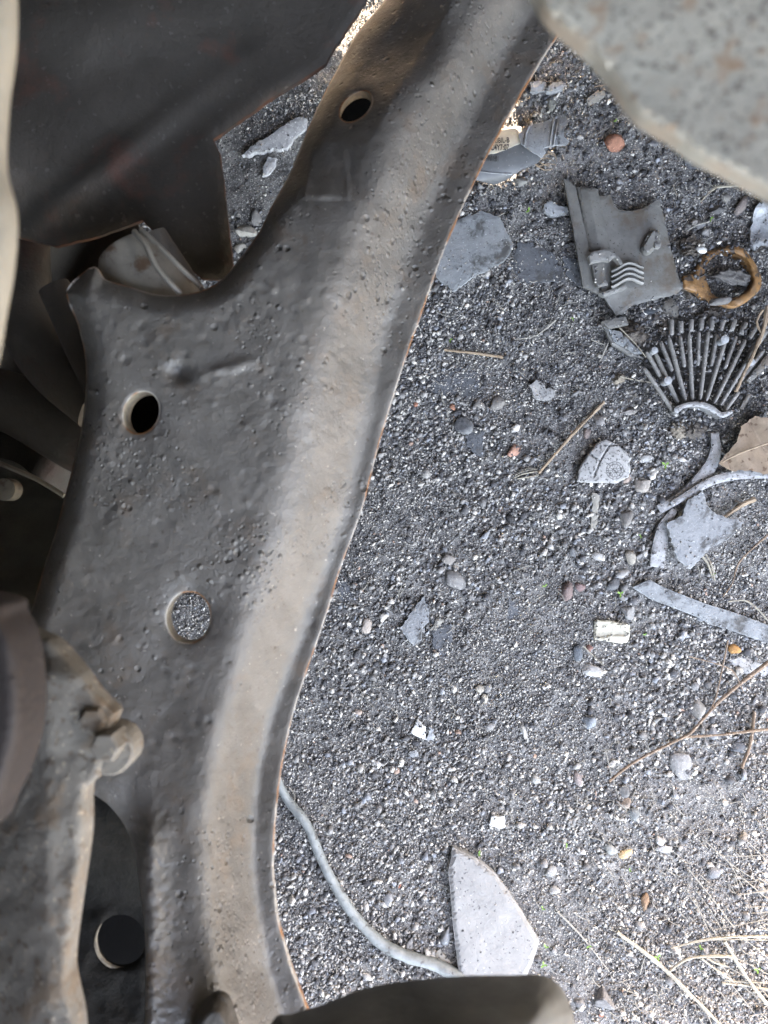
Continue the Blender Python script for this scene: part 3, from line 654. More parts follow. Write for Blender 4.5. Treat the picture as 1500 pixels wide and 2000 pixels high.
for i, s in enumerate(STN):
    if s[3] == 0: continue
    nm, px, py, ww, hh, ro, c, lb, ct = s
    big = nm == 'dusty_stone'
    kw = {}
    if 'inside the rusty' in lb: kw = dict(hz=.010, z=zr + .011, rough=.42, seed=5)
    if 'resting on the rim' in lb: kw = dict(z=zr + .018)
    if big: kw = dict(hz=.005)
    rock(nm, px, py, ww, hh, ro, G(*c), lb, ct, sub=3 if ww > 34 else 2, **kw)
rock('earth_clod', 1345, 488, 76, 62, 10, M['clod'], 'fuzzy dark clod of roots beside the rusty ring', 'clod', sub=3, rough=.5, flat=False)
rock('earth_clod', 1240, 650, 80, 56, 20, M['clod'], 'dark brown rough clod left of the fan-shaped grille', 'clod', sub=3, rough=.5, hz=.012)
rock('earth_clod', 1292, 643, 30, 34, 0, M['clod'], 'small grey crumpled clod at the top left of the grille', 'clod', sub=3, rough=.5, hz=.014)
rock('earth_clod', 1322, 843, 40, 44, 0, M['beige_clod'], 'beige crumbly clod under the grille hub', 'clod', sub=3, rough=.5)
rock('earth_clod', 1360, 838, 60, 46, 0, M['clod'], 'dark crumbly clod right of the beige clod', 'clod', sub=3, rough=.5)
rock('earth_clod', 1206, 740, 34, 36, 0, M['beige_clod'], 'brown curled clod left of the grille', 'clod', sub=3, rough=.5)
rock('earth_clod', 1478, 480, 46, 40, 0, M['clod'], 'dark clod covering the upper right of the rusty ring', 'clod', sub=3, rough=.5)
rock('earth_clod', 1345, 572, 36, 26, 0, M['clod'], 'small dark clod at the lower left of the rusty ring', 'clod', sub=3, rough=.5)
rock('earth_clod', 1405, 492, 60, 24, -15, M['clod'], 'long dark clod lying over the top of the rusty ring', 'clod', sub=3, rough=.5)
rock('earth_clod', 1400, 610, 90, 40, 0, M['clod'], 'dark earth clod between the rusty ring and the grille', 'clod', sub=3, rough=.5, hz=.006)
rock('glass_lump', 1370, 489, 20, 14, 0, M['white'], 'white glassy crumb stuck on the fuzzy clod', 'glass', z=gz(1370, 489) + .018)

# ------------------------------------------------------------------ fan-shaped broken grille
f0 = thing('broken_grille', 'broken fan-shaped grey plastic grille with radiating ribs', 'grille', 1370, 730)
zf0 = gz(1370, 730) + .009
P = jag_loop([(1250, 700), (1262, 672), (1300, 640), (1318, 622), (1350, 612), (1400, 610), (1450, 620), (1520, 640), (1520, 700), (1470, 755), (1428, 806), (1410, 812), (1375, 792), (1345, 792), (1320, 806), (1290, 760)], 8, 1.2, 61)
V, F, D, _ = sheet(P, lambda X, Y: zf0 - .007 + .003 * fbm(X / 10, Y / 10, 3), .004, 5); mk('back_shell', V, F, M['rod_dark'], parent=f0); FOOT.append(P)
def rib(a, b, r, mt, h0_=0.0, h1_=0.0, cap=True):
    n = 6; A = at(a[0], a[1], zf0 + h0_); B = at(b[0], b[1], zf0 + h1_)
    Pp = np.array([A + (B - A) * t for t in (0, .03, .1, .5, .9, .97, 1)]); rr = np.array([.5, .85, 1, 1, 1, .85, .5]) * r
    V, F = tube(Pp, rr, 10); return mk('rib', V, F, mt, parent=f0, smooth=True)
LONG = [((1306, 659), (1339, 783)), ((1346, 650), (1352, 781)), ((1383, 649), (1367, 780)), ((1416, 668), (1379, 783)), ((1456, 664), (1394, 788)),
        ((1478, 672), (1407, 791)), ((1443, 765), (1414, 804)), ((1280, 690), (1324, 788)), ((1258, 719), (1322, 814)), ((1262, 686), (1290, 736)), ((1492, 683), (1445, 745))]
for a, b in LONG: rib(a, b, .0022, M['rod'], .004, .002)
for a, b in [((1290, 667), (1313, 725)), ((1328, 656), (1337, 717)), ((1365, 649), (1363, 714)), ((1401, 650), (1389, 715)), ((1438, 657), (1415, 721)), ((1474, 675), (1450, 728)), ((1510, 700), (1466, 742))]:
    rib(a, b, .0021, M['rod'], .001, .001)
for a, b in [((1311, 624), (1311, 655)), ((1329, 627), (1330, 651)), ((1350, 624), (1349, 648)), ((1370, 621), (1369, 646)), ((1391, 621), (1388, 646)), ((1413, 622), (1407, 646)),
             ((1435, 624), (1427, 648)), ((1456, 630), (1446, 654)), ((1476, 637), (1463, 661)), ((1496, 646), (1481, 670))]:
    rib(a, b, .0028, M['rod'], -.001, .000)
def disc(name, px, py, r, z, h, mt, parent):
    t = np.linspace(0, 2 * math.pi, 18, endpoint=False)
    lp = np.array([[px + r * math.cos(a), py + r * math.sin(a)] for a in t])
    V, F, D, _ = sheet(lp, lambda X, Y: z + 0 * X, h, r * .7, roll=.0006, rollw=2)
    return mk(name, V, F, mt, parent=parent)
for px, py, r in ((1279, 684, 6.5), (1305, 743, 8), (1416, 663, 8), (1468, 707, 7)):
    disc('pin', px, py, r, zf0 + .013, .012, M['plastic_clear'], f0)
hb = smooth_loop([(1317, 798), (1330, 790), (1350, 785), (1375, 786), (1395, 794), (1410, 805), (1430, 801), (1432, 806), (1412, 816), (1398, 809), (1375, 797), (1350, 794), (1335, 798), (1321, 808)], 4)
V, F, D, _ = sheet(hb, lambda X, Y: zf0 + .011 + 0 * X, .013, 4, roll=.0006, rollw=2); mk('hub_band', V, F, M['alu'], parent=f0, smooth=False)
shard('frame_bar', None, M['plastic'], None, None, parent=f0, loop=jag_loop([(1500, 690), (1512, 700), (1464, 750), (1458, 742)], 5, .3, 62), lift=.012, thick=.006, step=5)
shard('frame_bar', None, M['plastic'], None, None, parent=f0, loop=jag_loop([(1460, 768), (1468, 770), (1452, 800), (1444, 798)], 5, .3, 63), lift=.008, thick=.006, step=5)
p0 = thing('plastic_corner', 'grey bent plastic corner piece below the plastic housing', 'plastic part', 1200, 640)
for nm, pl, lf, mt in (('side_wall', [(1176, 628), (1196, 622), (1222, 618), (1228, 634), (1188, 642)], .016, 'plastic'), ('lip', [(1176, 630), (1188, 642), (1200, 665), (1240, 690), (1258, 700), (1230, 694), (1195, 672)], .008, 'plastic_light'), ('lower_wall', [(1188, 643), (1212, 648), (1235, 672), (1255, 690), (1240, 690), (1200, 668)], .010, 'slate')):
    shard(nm, None, M[mt], None, None, parent=p0, loop=jag_loop(pl, 5, .3, 64), lift=lf, thick=.004, step=5)

# ------------------------------------------------------------------ broken metal ring bands
def band(name, pts, w, label, cat, lift=.004, th=.004, mt='alu', parent=None):
    Q = smooth_loop(np.array(pts, float), 6, closed=False); T = np.gradient(Q, axis=0); T /= np.linalg.norm(T, axis=1)[:, None]
    Nn = np.stack([-T[:, 1], T[:, 0]], 1); ww = np.interp(np.linspace(0, 1, len(Q)), np.linspace(0, 1, len(w)), w)[:, None] / 2
    lp = np.vstack([Q + Nn * ww, (Q - Nn * ww)[::-1]])
    return shard(name, None, M[mt], label, cat, loop=lp, lift=lift, thick=th, step=5, parent=parent, warp=.001)
band('metal_ring_piece', [(1396, 845), (1398, 880), (1385, 915), (1350, 955), (1315, 980), (1287, 995)], [14, 22, 26, 24, 18, 18], 'curved speckled aluminium ring piece running up to the grille', 'metal band', lift=.005)
band('metal_ring_piece', [(1312, 985), (1345, 965), (1390, 940), (1440, 928), (1510, 925)], [10, 15, 17, 18, 18], 'bright aluminium ring piece reaching the right edge', 'metal band', lift=.008)
band('metal_ring_piece', [(1318, 995), (1298, 1030), (1288, 1070), (1283, 1108)], [10, 26, 28, 28], 'mottled ring piece going down beside the three-cornered shard', 'metal band', lift=.003)
# long grey strip
shard('rubber_strip', [(1236, 1147), (1262, 1135), (1270, 1133), (1300, 1149), (1380, 1180), (1430, 1195), (1520, 1228), (1520, 1262), (1480, 1250), (1430, 1232), (1385, 1218), (1360, 1204), (1310, 1185), (1270, 1170)], M['slate'],
      'long bent grey plastic strip running out at the right edge', 'plastic strip', lift=.006, thick=.004, seed=71, jag=.4, warp=.002)
# crumpled paper roll
q0 = thing('crumpled_paper', 'small crumpled white paper roll lying alone in the gravel', 'paper', 1195, 1234)
for nm, pl, lf in (('paper_body', [(1161, 1213), (1178, 1212), (1205, 1216), (1230, 1220), (1230, 1240), (1226, 1254), (1215, 1257), (1180, 1252), (1160, 1248)], .004),
                   ('paper_fold', [(1166, 1211), (1190, 1212), (1229, 1220), (1228, 1236), (1210, 1226), (1185, 1218), (1168, 1217)], .007), ('paper_fold', [(1162, 1246), (1190, 1240), (1228, 1240), (1224, 1256), (1185, 1252), (1162, 1250)], .006)):
    shard(nm, None, M['filter'], None, None, parent=q0, loop=jag_loop(pl, 5, .3, int(lf * 9000)), lift=lf, thick=.003, step=4, warp=.0015, roll=.0015, rollw=4)
# clear plastic bits
shard('clear_bit', [(1035, 160), (1052, 157), (1066, 160), (1066, 178), (1050, 180), (1036, 178)], M['plastic_clear'], 'ribbed glassy square bit near the top, left of the oval one', 'glass', seed=81)
shard('clear_bit', [(1066, 170), (1080, 160), (1098, 158), (1105, 163), (1100, 172), (1082, 178), (1068, 178)], M['plastic_clear'], 'oval shiny glassy bit near the top', 'glass', seed=82, thick=.006)
shard('clear_bit', [(1064, 398), (1078, 393), (1090, 402), (1108, 404), (1110, 414), (1092, 420), (1076, 422), (1064, 412)], M['plastic_clear'], 'pale glassy fragment left of the plastic housing', 'glass', seed=83, thick=.006)
shard('leaf_fragment', [(1146, 195), (1160, 182), (1180, 176), (1183, 184), (1170, 198), (1150, 206)], M['straw_grey'], 'yellowish withered leaf fragment near the grey panel', 'leaf', seed=84, thick=.0012)
shard('foil_piece', [(1468, 440), (1476, 405), (1492, 385), (1530, 380), (1530, 480), (1490, 478), (1474, 488), (1465, 470)], M['plastic_clear'], 'crumpled shiny foil piece at the right edge above the ring', 'foil', seed=85, thick=.004, warp=.006, lift=.006)
# dry leaf
l0 = thing('dry_leaf', 'curled brown dry leaf at the right edge above the metal ring', 'leaf', 1465, 875)
zl = gz(1465, 875)
P = jag_loop([(1404, 905), (1440, 862), (1448, 832), (1475, 812), (1530, 820), (1530, 935), (1480, 922), (1450, 918), (1430, 920)], 6, 1, 91); FOOT.append(P)
V, F, D, _ = sheet(P, lambda X, Y: zl + .012 + .008 * np.abs(np.sin((X - Y * .6) / 28)), .0008, 5); mk('leaf_blade', V, F, M['leaf'], parent=l0)
V, F = tube(path([(1410, 903, zl + .020), (1445, 885, zl + .022), (1510, 862, zl + .022)]), .0009, 6); mk('leaf_rib', V, F, M['wood'], parent=l0)
shard('slate_shard', [(1498, 800), (1478, 812), (1462, 828), (1470, 836), (1498, 822)], M['slate'], 'small grey chip touching the dry leaf', 'chip', seed=92, lift=.004)

# ------------------------------------------------------------------ cable
zz = lambda x, y, h=.007: gz(x, y) + h
pts = [(540, 1520), (562, 1562), (600, 1612), (625, 1672), (650, 1722), (690, 1785), (740, 1838), (790, 1866), (850, 1884), (905, 1914), (945, 1950), (975, 2010)]
Pw = path([(a, b, zz(a, b)) for a, b in pts], step=5)
rr = .0053 * (1 + .22 * fbm(np.arange(len(Pw)) / 4., np.zeros(len(Pw)), 2)) * np.interp(np.arange(len(Pw)) / len(Pw), [0, .3, .6, 1], [.85, .9, 1.1, 1.2])
V, F = tube(Pw, rr, 12, .02); mk('cable', V, F, M['cable'], smooth=True, label='pale grey rubber cable curving from the arm to the large stone plate', cat='cable')

# ------------------------------------------------------------------ twigs and straws
def stalk(name, strands, mt, label, cat, group=None, wob=.08, h=.004):
    """strands: list of (points[(px,py[,h])], r0 mm, r1 mm)"""
    parts = []
    for pts, r0_, r1_ in strands:
        Pw = path([(p[0], p[1], gz(p[0], p[1]) + (p[2] if len(p) > 2 else h)) for p in pts], step=7)
        ks = .62 if mt in ('straw', 'straw_grey') else .75
        parts.append(tube(Pw, ks * np.linspace(r0_, r1_, len(Pw)) / 1000 * (1 + .5 * fbm(np.arange(len(Pw)) / 2.5 + pts[0][0], np.zeros(len(Pw)), 2)), 7, wob))
    V, F = join(parts); return mk(name, V, F, M[mt], label=label, cat=cat, group=group)
stalk('stick', [([(868, 683), (890, 686), (930, 690), (982, 698)], 1.6, 1.9)], 'wood', 'short brown stick lying level right of the arm', 'stick')
stalk('stick', [([(1052, 924), (1090, 880), (1130, 835), (1180, 785)], 1.8, 2.6), ([(1056, 920), (1110, 858), (1160, 806)], 1.5, 1.5)], 'wood', 'long split tan stick slanting left of the ceramic sherd', 'stick', h=.006)
stalk('frayed_straw', [([(1003, 934), (1020, 926), (1052, 920)], .8, 1.5), ([(1006, 928), (1025, 920), (1050, 916)], .6, 1.1), ([(1010, 935), (1030, 932), (1052, 927)], .6, 1.2), ([(1020, 918), (1040, 914), (1054, 922)], .5, 1)], 'straw', 'frayed yellow straw tip at the lower end of the long stick', 'straw')
stalk('twig', [([(1190, 1526), (1240, 1488), (1330, 1442), (1350, 1430), (1400, 1375), (1440, 1340), (1505, 1290)], 1.6, 2.6, ),
               ([(1335, 1440), (1400, 1436), (1450, 1430), (1505, 1424)], 1.6, 2.1), ([(1365, 1415), (1395, 1370), (1412, 1300), (1422, 1250)], .9, 1.1)], 'twig', 'long forked reddish twig crossing the right gravel', 'twig', h=.010)
stalk('twig', [([(1345, 1282), (1410, 1300), (1435, 1315), (1452, 1352)], .9, .7)], 'twig', 'thin short twig crossing the forked one near the orange pebble', 'twig', h=.012)
stalk('twig', [([(1448, 1500), (1465, 1455), (1474, 1390)], 2, 2.2)], 'twig', 'short thick twig standing under the fork at the right edge', 'twig', h=.006)
stalk('twig', [([(1505, 1040), (1460, 1080), (1440, 1105), (1430, 1140), (1412, 1165)], 1.8, .7)], 'twig', 'bent twig right of the three-cornered shard', 'twig', h=.008)
stalk('straw', [([(1422, 1175), (1455, 1173), (1480, 1190), (1510, 1225)], 1.2, 1.3)], 'straw', 'curved yellow straw arching over the long grey strip', 'straw', h=.014)
stalk('straw', [([(1205, 1820), (1290, 1884), (1345, 1938), (1415, 2010)], 2.4, 2.6), ([(1210, 1826), (1292, 1890), (1350, 1948)], 1.6, 1.6)], 'straw', 'thick pale straw slanting to the bottom edge', 'straw', h=.008)
stalk('straw', [([(1088, 1780), (1130, 1822), (1165, 1865), (1190, 1898)], 1.8, 1.0)], 'straw_grey', 'flat grey straw right of the large stone plate', 'straw', h=.003)
stalk('straw', [([(1415, 1838), (1440, 1880), (1470, 1925), (1510, 1975)], 2.4, 2.8)], 'straw', 'pale straw slanting down to the lower right corner', 'straw', h=.010)
stalk('straw', [([(1310, 1852), (1370, 1836), (1430, 1830), (1510, 1829)], 1.0, 2.4), ([(1320, 1850), (1390, 1836), (1500, 1836)], .8, .9)], 'straw', 'pale straw lying level near the lower right', 'straw', h=.012)
stalk('straw', [([(1308, 1896), (1340, 1874), (1380, 1868), (1430, 1868)], 2.0, 2.6), ([(1370, 1872), (1400, 1895), (1430, 1915)], 2.0, 1.2), ([(1380, 1870), (1395, 1880), (1420, 1888)], 1.8, 1.6)], 'straw', 'split pale straw bent over the thick slanting one', 'straw', h=.010)
stalk('straw', [([(1410, 1920), (1460, 1925), (1510, 1935)], 1.6, 2.0), ([(1415, 1915), (1460, 1918), (1500, 1920)], 1, 1)], 'straw', 'short double straw at the lower right corner', 'straw', h=.007)
stalk('straw', [([(1250, 1902), (1256, 1880), (1265, 1850), (1262, 1838)], 1.2, .8)], 'straw_grey', 'short brown upright straw beside the thick slanting one', 'straw')
stalk('straw', [([(1183, 1465), (1192, 1505), (1210, 1562)], 1.0, .6)], 'straw_grey', 'thin pale stem crossing the twig tip', 'straw', h=.008)
stalk('straw', [([(1005, 663), (1040, 658), (1062, 645), (1085, 625)], .5, 1.8)], 'straw_grey', 'small pale curved stem above the translucent shard', 'straw')
stalk('straw', [([(1156, 664), (1182, 674)], 1, 1)], 'straw_grey', 'tiny level sliver left of the bent plastic corner', 'straw')
stalk('straw', [([(1172, 705), (1188, 668)], 1.5, 1.6)], 'straw_grey', 'short upright sliver left of the bent plastic corner', 'straw')
stalk('straw', [([(1210, 640), (1240, 670), (1262, 698)], 1, .8)], 'straw', 'thin pale straw lying over the brown clod at the grille', 'straw', h=.022)
stalk('straw', [([(1212, 735), (1240, 742), (1282, 748)], 1.2, 1.4)], 'straw', 'straw running under the left ribs of the grille', 'straw', h=.008)
stalk('straw', [([(1500, 598), (1492, 640), (1472, 690), (1450, 735), (1437, 765)], 3.6, 2.0), ([(1490, 605), (1478, 628), (1486, 650)], 1.6, 1.2)], 'wood', 'dry tan stem lying across the grille ribs', 'stem', h=.022)
stalk('straw', [([(1368, 394), (1390, 372), (1400, 366), (1470, 360)], 1.2, 2.6)], 'straw', 'bent pale straw above the brown stones at right', 'straw', h=.006)
stalk('straw', [([(1315, 362), (1322, 382)], .8, .8)], 'straw', 'short straw below the edge of the grey panel', 'straw')
stalk('straw', [([(1340, 452), (1360, 440), (1385, 433)], 1.0, 1.4)], 'straw_grey', 'white sliver above the fuzzy clod', 'straw', h=.006)
stalk('straw', [([(957, 352), (968, 376)], 1, .8)], 'straw', 'short straw under the torn tin tube', 'straw')
stalk('twig', [([(1160, 170), (1195, 162)], .6, .8)], 'twig', 'thin short twig by the withered leaf fragment', 'twig')
stalk('root_fibres', [([(1036 + 10, 300), (1056, 318), (1075, 325)], 1.0, .5), ([(1050, 312), (1068, 308), (1082, 315)], .9, .4), ([(1045, 320), (1062, 332), (1080, 330)], .9, .5), ([(1060, 305), (1072, 300), (1085, 305)], .9, .5), ([(1052, 325), (1070, 320), (1086, 322)], .8, .4), ([(1070, 296), (1082, 300), (1088, 316)], 1.2, .5)], 'wood', 'brown torn fibres sticking out of the tin tube', 'fibres', h=.012)
stalk('leaf_curl', [([(1370, 1085), (1382, 1100), (1392, 1130)], 2.2, 1.4), ([(1378, 1082), (1390, 1105), (1396, 1135)], 1.4, 1.2)], 'straw', 'yellow curled straw leaf under the three-cornered shard', 'leaf', h=.006)
stalk('straw', [([(1415, 1010), (1450, 985), (1475, 975)], 2.2, 3.2)], 'wood', 'brown flattened stem right above the three-cornered shard', 'stem', h=.008)
stalk('straw', [([(1140, 1262), (1158, 1280), (1180, 1300)], .8, .8)], 'straw', 'thin straw below the crumpled paper roll', 'straw')
# fine pale fibres over the soil, uncountable
parts = []
for i in range(520):
    px = RNG.uniform(560, 1500); py = RNG.uniform(60, 2000)
    if RNG.random() < .45: px = RNG.uniform(1120, 1500); py = RNG.uniform(1450, 2000)
    a = RNG.uniform(0, 6.28); L = RNG.uniform(8, 34); b = a + RNG.normal(0, .5)
    q = [(px, py), (px + L * .5 * math.cos(a), py + L * .5 * math.sin(a)), (px + L * .5 * math.cos(a) + L * .5 * math.cos(b), py + L * .5 * math.sin(a) + L * .5 * math.sin(b))]
    Pw = path([(x, y, gz(x, y) + .0035) for x, y in q], step=6); parts.append(tube(Pw, RNG.uniform(.22, .5) / 1000, 4, 0, 1))
for i in range(34):
    px = RNG.uniform(1330, 1490); py = RNG.uniform(1640, 1990); a = RNG.uniform(.4, 1.2) if i % 3 else RNG.uniform(-.4, .2); L = RNG.uniform(50, 150)
    q = [(px, py), (px + L * .5 * math.cos(a), py + L * .5 * math.sin(a) + RNG.normal(0, 4)), (px + L * math.cos(a), py + L * math.sin(a))]
    Pw = path([(x, y, gz(x, y) + .007) for x, y in q], step=8); parts.append(tube(Pw, RNG.uniform(.3, .6) / 1000, 4, 0, 1))
V, F = join(parts); mk('dry_fibres', V, F, M['straw_grey'], kind='stuff', label='fine dry plant fibres scattered over the gravel', cat='dry fibres')

# ------------------------------------------------------------------ sprouts
def sprout(px, py, s, label):
    t_ = thing('sprout', label, 'seedling', px, py, gz(px, py) , 'green seedlings in the gravel')
    z = gz(px, py) + .006
    V, F = tube(path([(px, py + 2 * s, z - .004), (px, py, z)], step=2), .0005, 5); mk('stem', V, F, M['green'], parent=t_)
    for k in range(3 if s > 1.2 else 2):
        a = k * 2.2 + px; L = 6 * s; c, s_ = math.cos(a), math.sin(a)
        lp = np.array([(px + L * (u * c - v * s_), py + L * (u * s_ + v * c)) for u, v in ((0, 0), (.3, .22), (.7, .25), (1.05, 0), (.7, -.25), (.3, -.22))])
        V, F, D, _ = sheet(lp, lambda X, Y: z + .0015 * ((X - px) ** 2 + (Y - py) ** 2) / (L * L), .0004, 3); mk('leaf', V, F, M['green'], parent=t_)
for a in [(1033, 411, 1.6, 'bright green seedling between slate shards and glassy fragment'), (1203, 236, 1.1, 'pale seedling above the brick lump'), (1388, 427, 1.5, 'green seedling beneath the brown stones near the ring'),
          (1120, 623, 1.1, 'green seedling left of the bent plastic corner'), (879, 664, 1.2, 'yellow-green seedling above the short brown stick'), (1300, 908, 1.9, 'round-leaved seedling right of the oval pale pebble'),
          (1252, 1047, 1.1, 'tiny seedling left of the three-cornered shard'), (1212, 1160, 1.7, 'pale green seedling below the dark rounded stone'), (1260, 1240, 1.0, 'tiny yellow seedling right of the crumpled paper'),
          (935, 1668, 1.6, 'seedling at the top right edge of the large stone plate'), (1060, 1775, 1.4, 'seedling at the right edge of the large stone plate'), (1066, 1850, 1.5, 'seedling at the lower right of the large stone plate'),
          (1062, 1885, 1.7, 'lowest seedling beside the large stone plate'), (1108, 1652, 1.2, 'small seedling left of the grey-green pebble'), (1150, 1848, 1.4, 'seedling beside the flat grey straw'),
          (1285, 1870, 1.8, 'seedling above the bend of the thick straw'), (1368, 1852, 1.5, 'seedling between the level and split straws'), (1480, 1895, 1.7, 'seedling near the lower right corner'),
          (1395, 1105 + 15, 1.0, 'tiny seedling below the yellow curled leaf'), (1065, 1145, 1.3, 'small seedling left of the reddish stones'), (1230, 1700, 1.1, 'tiny seedling under the yellow-orange pebble'), (1435, 540, 1.0, 'yellow seedling in the rusty ring')]:
    sprout(a[0], a[1], a[2] * .72, a[3])

# ------------------------------------------------------------------ gravel (stuff)
PAL = 1.6 * np.array([(0.020, 0.020, 0.022), (0.042, 0.043, 0.047), (0.072, 0.072, 0.075), (0.14, 0.137, 0.133), (0.215, 0.208, 0.195), (0.32, 0.305, 0.28), (0.40, 0.385, 0.35), (0.50, 0.48, 0.43), (0.17, 0.18, 0.195), (0.26, 0.18, 0.14)])
FOOT.append(np.array([(380, 240), (760, -20), (800, -20), (560, 400), (440, 420)], float))
def gravel(name, n, rmin, rmax, base, w, label, dens=None, sink=.3, mt='stone', avoid=True, p=2.0, region=(-.50, .50, -.62, .62), zoff=0, flat=1.0):
    B, Fc = base
    x = RNG.uniform(region[0], region[1], n); y = RNG.uniform(region[2], region[3], n)
    if dens is not None:
        k = RNG.random(n) < dens(x, y); x, y = x[k], y[k]
    if avoid:
        px = x / (K * H) + 750; py = 1000 - y / (K * H); bad = np.zeros(len(x), bool)
        for P_ in FOOT: bad |= pip(px, py, P_)
        x, y = x[~bad], y[~bad]
    n = len(x); r = rmin + (rmax - rmin) * RNG.random(n) ** p
    sc = r[:, None] * RNG.uniform([.6, .6, .4], [1.35, 1.35, .9], (n, 3)) * [1, 1, flat]
    q = RNG.normal(size=(n, 4)); q[:, 1:3] *= .35; q /= np.linalg.norm(q, axis=1)[:, None]
    a, b, c, d = q.T
    Rm = np.stack([1 - 2 * (c * c + d * d), 2 * (b * c - a * d), 2 * (b * d + a * c), 2 * (b * c + a * d), 1 - 2 * (b * b + d * d), 2 * (c * d - a * b), 2 * (b * d - a * c), 2 * (c * d + a * b), 1 - 2 * (b * b + c * c)], 1).reshape(n, 3, 3)
    U = B[None] * np.clip(1 + RNG.normal(0, .26, (n, len(B), 1)), .45, 1.6) * sc[:, None, :]
    U = np.einsum('nij,nkj->nki', Rm, U)
    z = gh(x, y) + zoff + sc[:, 2] * (1 - 2 * sink) + .0006
    U += np.stack([x, y, z], 1)[:, None, :]
    w = np.array(w, float); ci = RNG.choice(len(PAL), n, p=w / w.sum()); col = PAL[ci] * RNG.uniform(.75, 1.25, (n, 1))
    Fa = (Fc[None] + (np.arange(n) * len(B))[:, None, None]).reshape(-1, 3)
    mk(name, U.reshape(-1, 3), Fa, M[mt], col=np.repeat(col, len(B), 0), kind='stuff', label=label, cat='gravel')
def dmed(x, y):
    f = fbm(x * 7 + 40, y * 7 + 12, 3)
    up = np.clip((y - .08) / .25, 0, 1)      # upper ground is softer, darker earth
    return np.clip(.52 + 3.6 * f - .34 * up, .05, 1)
gravel('gravel', 480000, .0006, .0016, OCT, [3, 9, 15, 18, 19, 16, 11, 6, 7, .5], 'fine grit covering the ground', mt='grain', avoid=False, dens=lambda x, y: np.clip(.72 + 2.8 * fbm(x * 7, y * 7, 3) - .25 * np.clip((y - .1) / .25, 0, 1), .15, 1))
gravel('gravel', 110000, .0010, .0026, ICO1, [2, 8, 15, 20, 20, 16, 10, 4, 9, .5], 'small angular gravel of mixed greys', dens=dmed)
gravel('gravel', 9000, .0026, .0050, ICO1, [3, 10, 18, 22, 20, 13, 6, 2, 9, .6], 'coarser gravel pieces among the grit', dens=lambda x, y: dmed(x, y) * .85, p=2.5, sink=.35)
gravel('flat_chips', 2600, .0018, .0048, ICO1, [4, 12, 18, 20, 20, 14, 6, 1.5, 8, 1.5], 'flat angular chips of slate and stone in the grit', dens=lambda x, y: np.clip(.5 + 2.5 * fbm(x * 6 + 3, y * 6, 2) + .3 * (x > .1), .1, 1), p=2.2, sink=.3, flat=.4)
gravel('soil_crumbs', 1500, .0008, .0026, ICO1, [30, 30, 20, 8, 5, 4, 2, 1, 3, 1], 'dirt crumbs lodged in and around the grille and ring', avoid=False, region=(.25, .40, .085, .27), zoff=.0085)
gravel('soil_crumbs', 26000, .001, .003, ICO1, [50, 38, 9, 2, 1, 0, 0, 0, 3, 0], 'dark soil crumbs of the upper ground', dens=lambda x, y: np.clip((y + .02) / .25, .06, 1), p=1.8)

# stray grit lying on the shards
ps = []
for P_, zf_ in TOPS:
    lo, hi = P_.min(0), P_.max(0); n = int(min(260, (hi - lo).prod() / 28))
    qx = RNG.uniform(lo[0], hi[0], n); qy = RNG.uniform(lo[1], hi[1], n); k = pip(qx, qy, P_)
    keep = RNG.random(n) < np.clip(.12 + 1.8 * fbm(qx / 22 + 9, qy / 22, 2) + .35 * np.exp(-dist_poly(qx, qy, P_) / 5), 0, 1)
    for a_, b_ in zip(qx[k & keep], qy[k & keep]): ps.append(at(a_, b_, float(zf_(np.array([a_]), np.array([b_]))[0])))
ps = np.array(ps); n = len(ps); r_ = RNG.uniform(.0003, .0011, n); B, Fc = ICO1
U = B[None] * np.clip(1 + RNG.normal(0, .25, (n, len(B), 1)), .5, 1.5) * r_[:, None, None] * RNG.uniform(.6, 1.3, (n, 1, 3)) + (ps + np.stack([0 * r_, 0 * r_, r_ * .4], 1))[:, None, :]
cc = PAL[RNG.choice(len(PAL), n, p=np.array([4, 14, 20, 20, 16, 10, 6, 3, 7, 0]) / 100)]
mk('loose_grit', U.reshape(-1, 3), (Fc[None] + (np.arange(n) * len(B))[:, None, None]).reshape(-1, 3), M['stone'], col=np.repeat(cc, len(B), 0), kind='stuff', label='loose grit lying on top of the shards', cat='grit')

# ------------------------------------------------------------------ stamped metal suspension arm
ZA = 0.36
yT = [-150, 0, 50, 100, 200, 300, 400, 500, 600, 700, 850, 1000, 1100, 1200, 1300, 1400, 1500, 1600, 1700, 1800, 1900, 2000, 2100]
xE = [1240, 1140, 1102, 1068, 1008, 953, 905, 862, 828, 792, 745, 706, 668, 638, 603, 570, 549, 537, 533, 543, 572, 612, 665]
xL = [980, 925, 895, 860, 800, 752, 705, 660, 625, 590, 556, 530, 500, 472, 450, 425, 405, 395, 395, 402, 420, 445, 470]
xR = [1150, 1050, 1012, 982, 928, 878, 832, 792, 762, 734, 704, 672, 636, 598, 562, 524, 500, 490, 490, 502, 520, 548, 580]
left = [(860, -150), (752, 0), (700, 62), (660, 132), (622, 205), (595, 268), (566, 338), (532, 400), (505, 455), (470, 503), (440, 540), (415, 558), (385, 570), (340, 577), (296, 573), (255, 560), (205, 545), (188, 522), (165, 530), (130, 570),
        (150, 630), (165, 690), (168, 750), (160, 830), (145, 900), (125, 975), (108, 1040), (85, 1110), (65, 1180), (48, 1228), (38, 1300), (60, 1400), (100, 1480), (150, 1530), (215, 1575), (256, 1640), (272, 1730), (282, 1820), (284, 1900), (282, 1990), (280, 2110)]
right = [(float(np.interp(y, yT, xE)), float(y)) for y in range(2110, -150, -45)] + [(1240, -150)]
arm_out = smooth_loop(left + right, 7)
arm_out[:, 0] += 1.2 * fbm(arm_out[:, 1] / 14, arm_out[:, 0] / 14, 2)
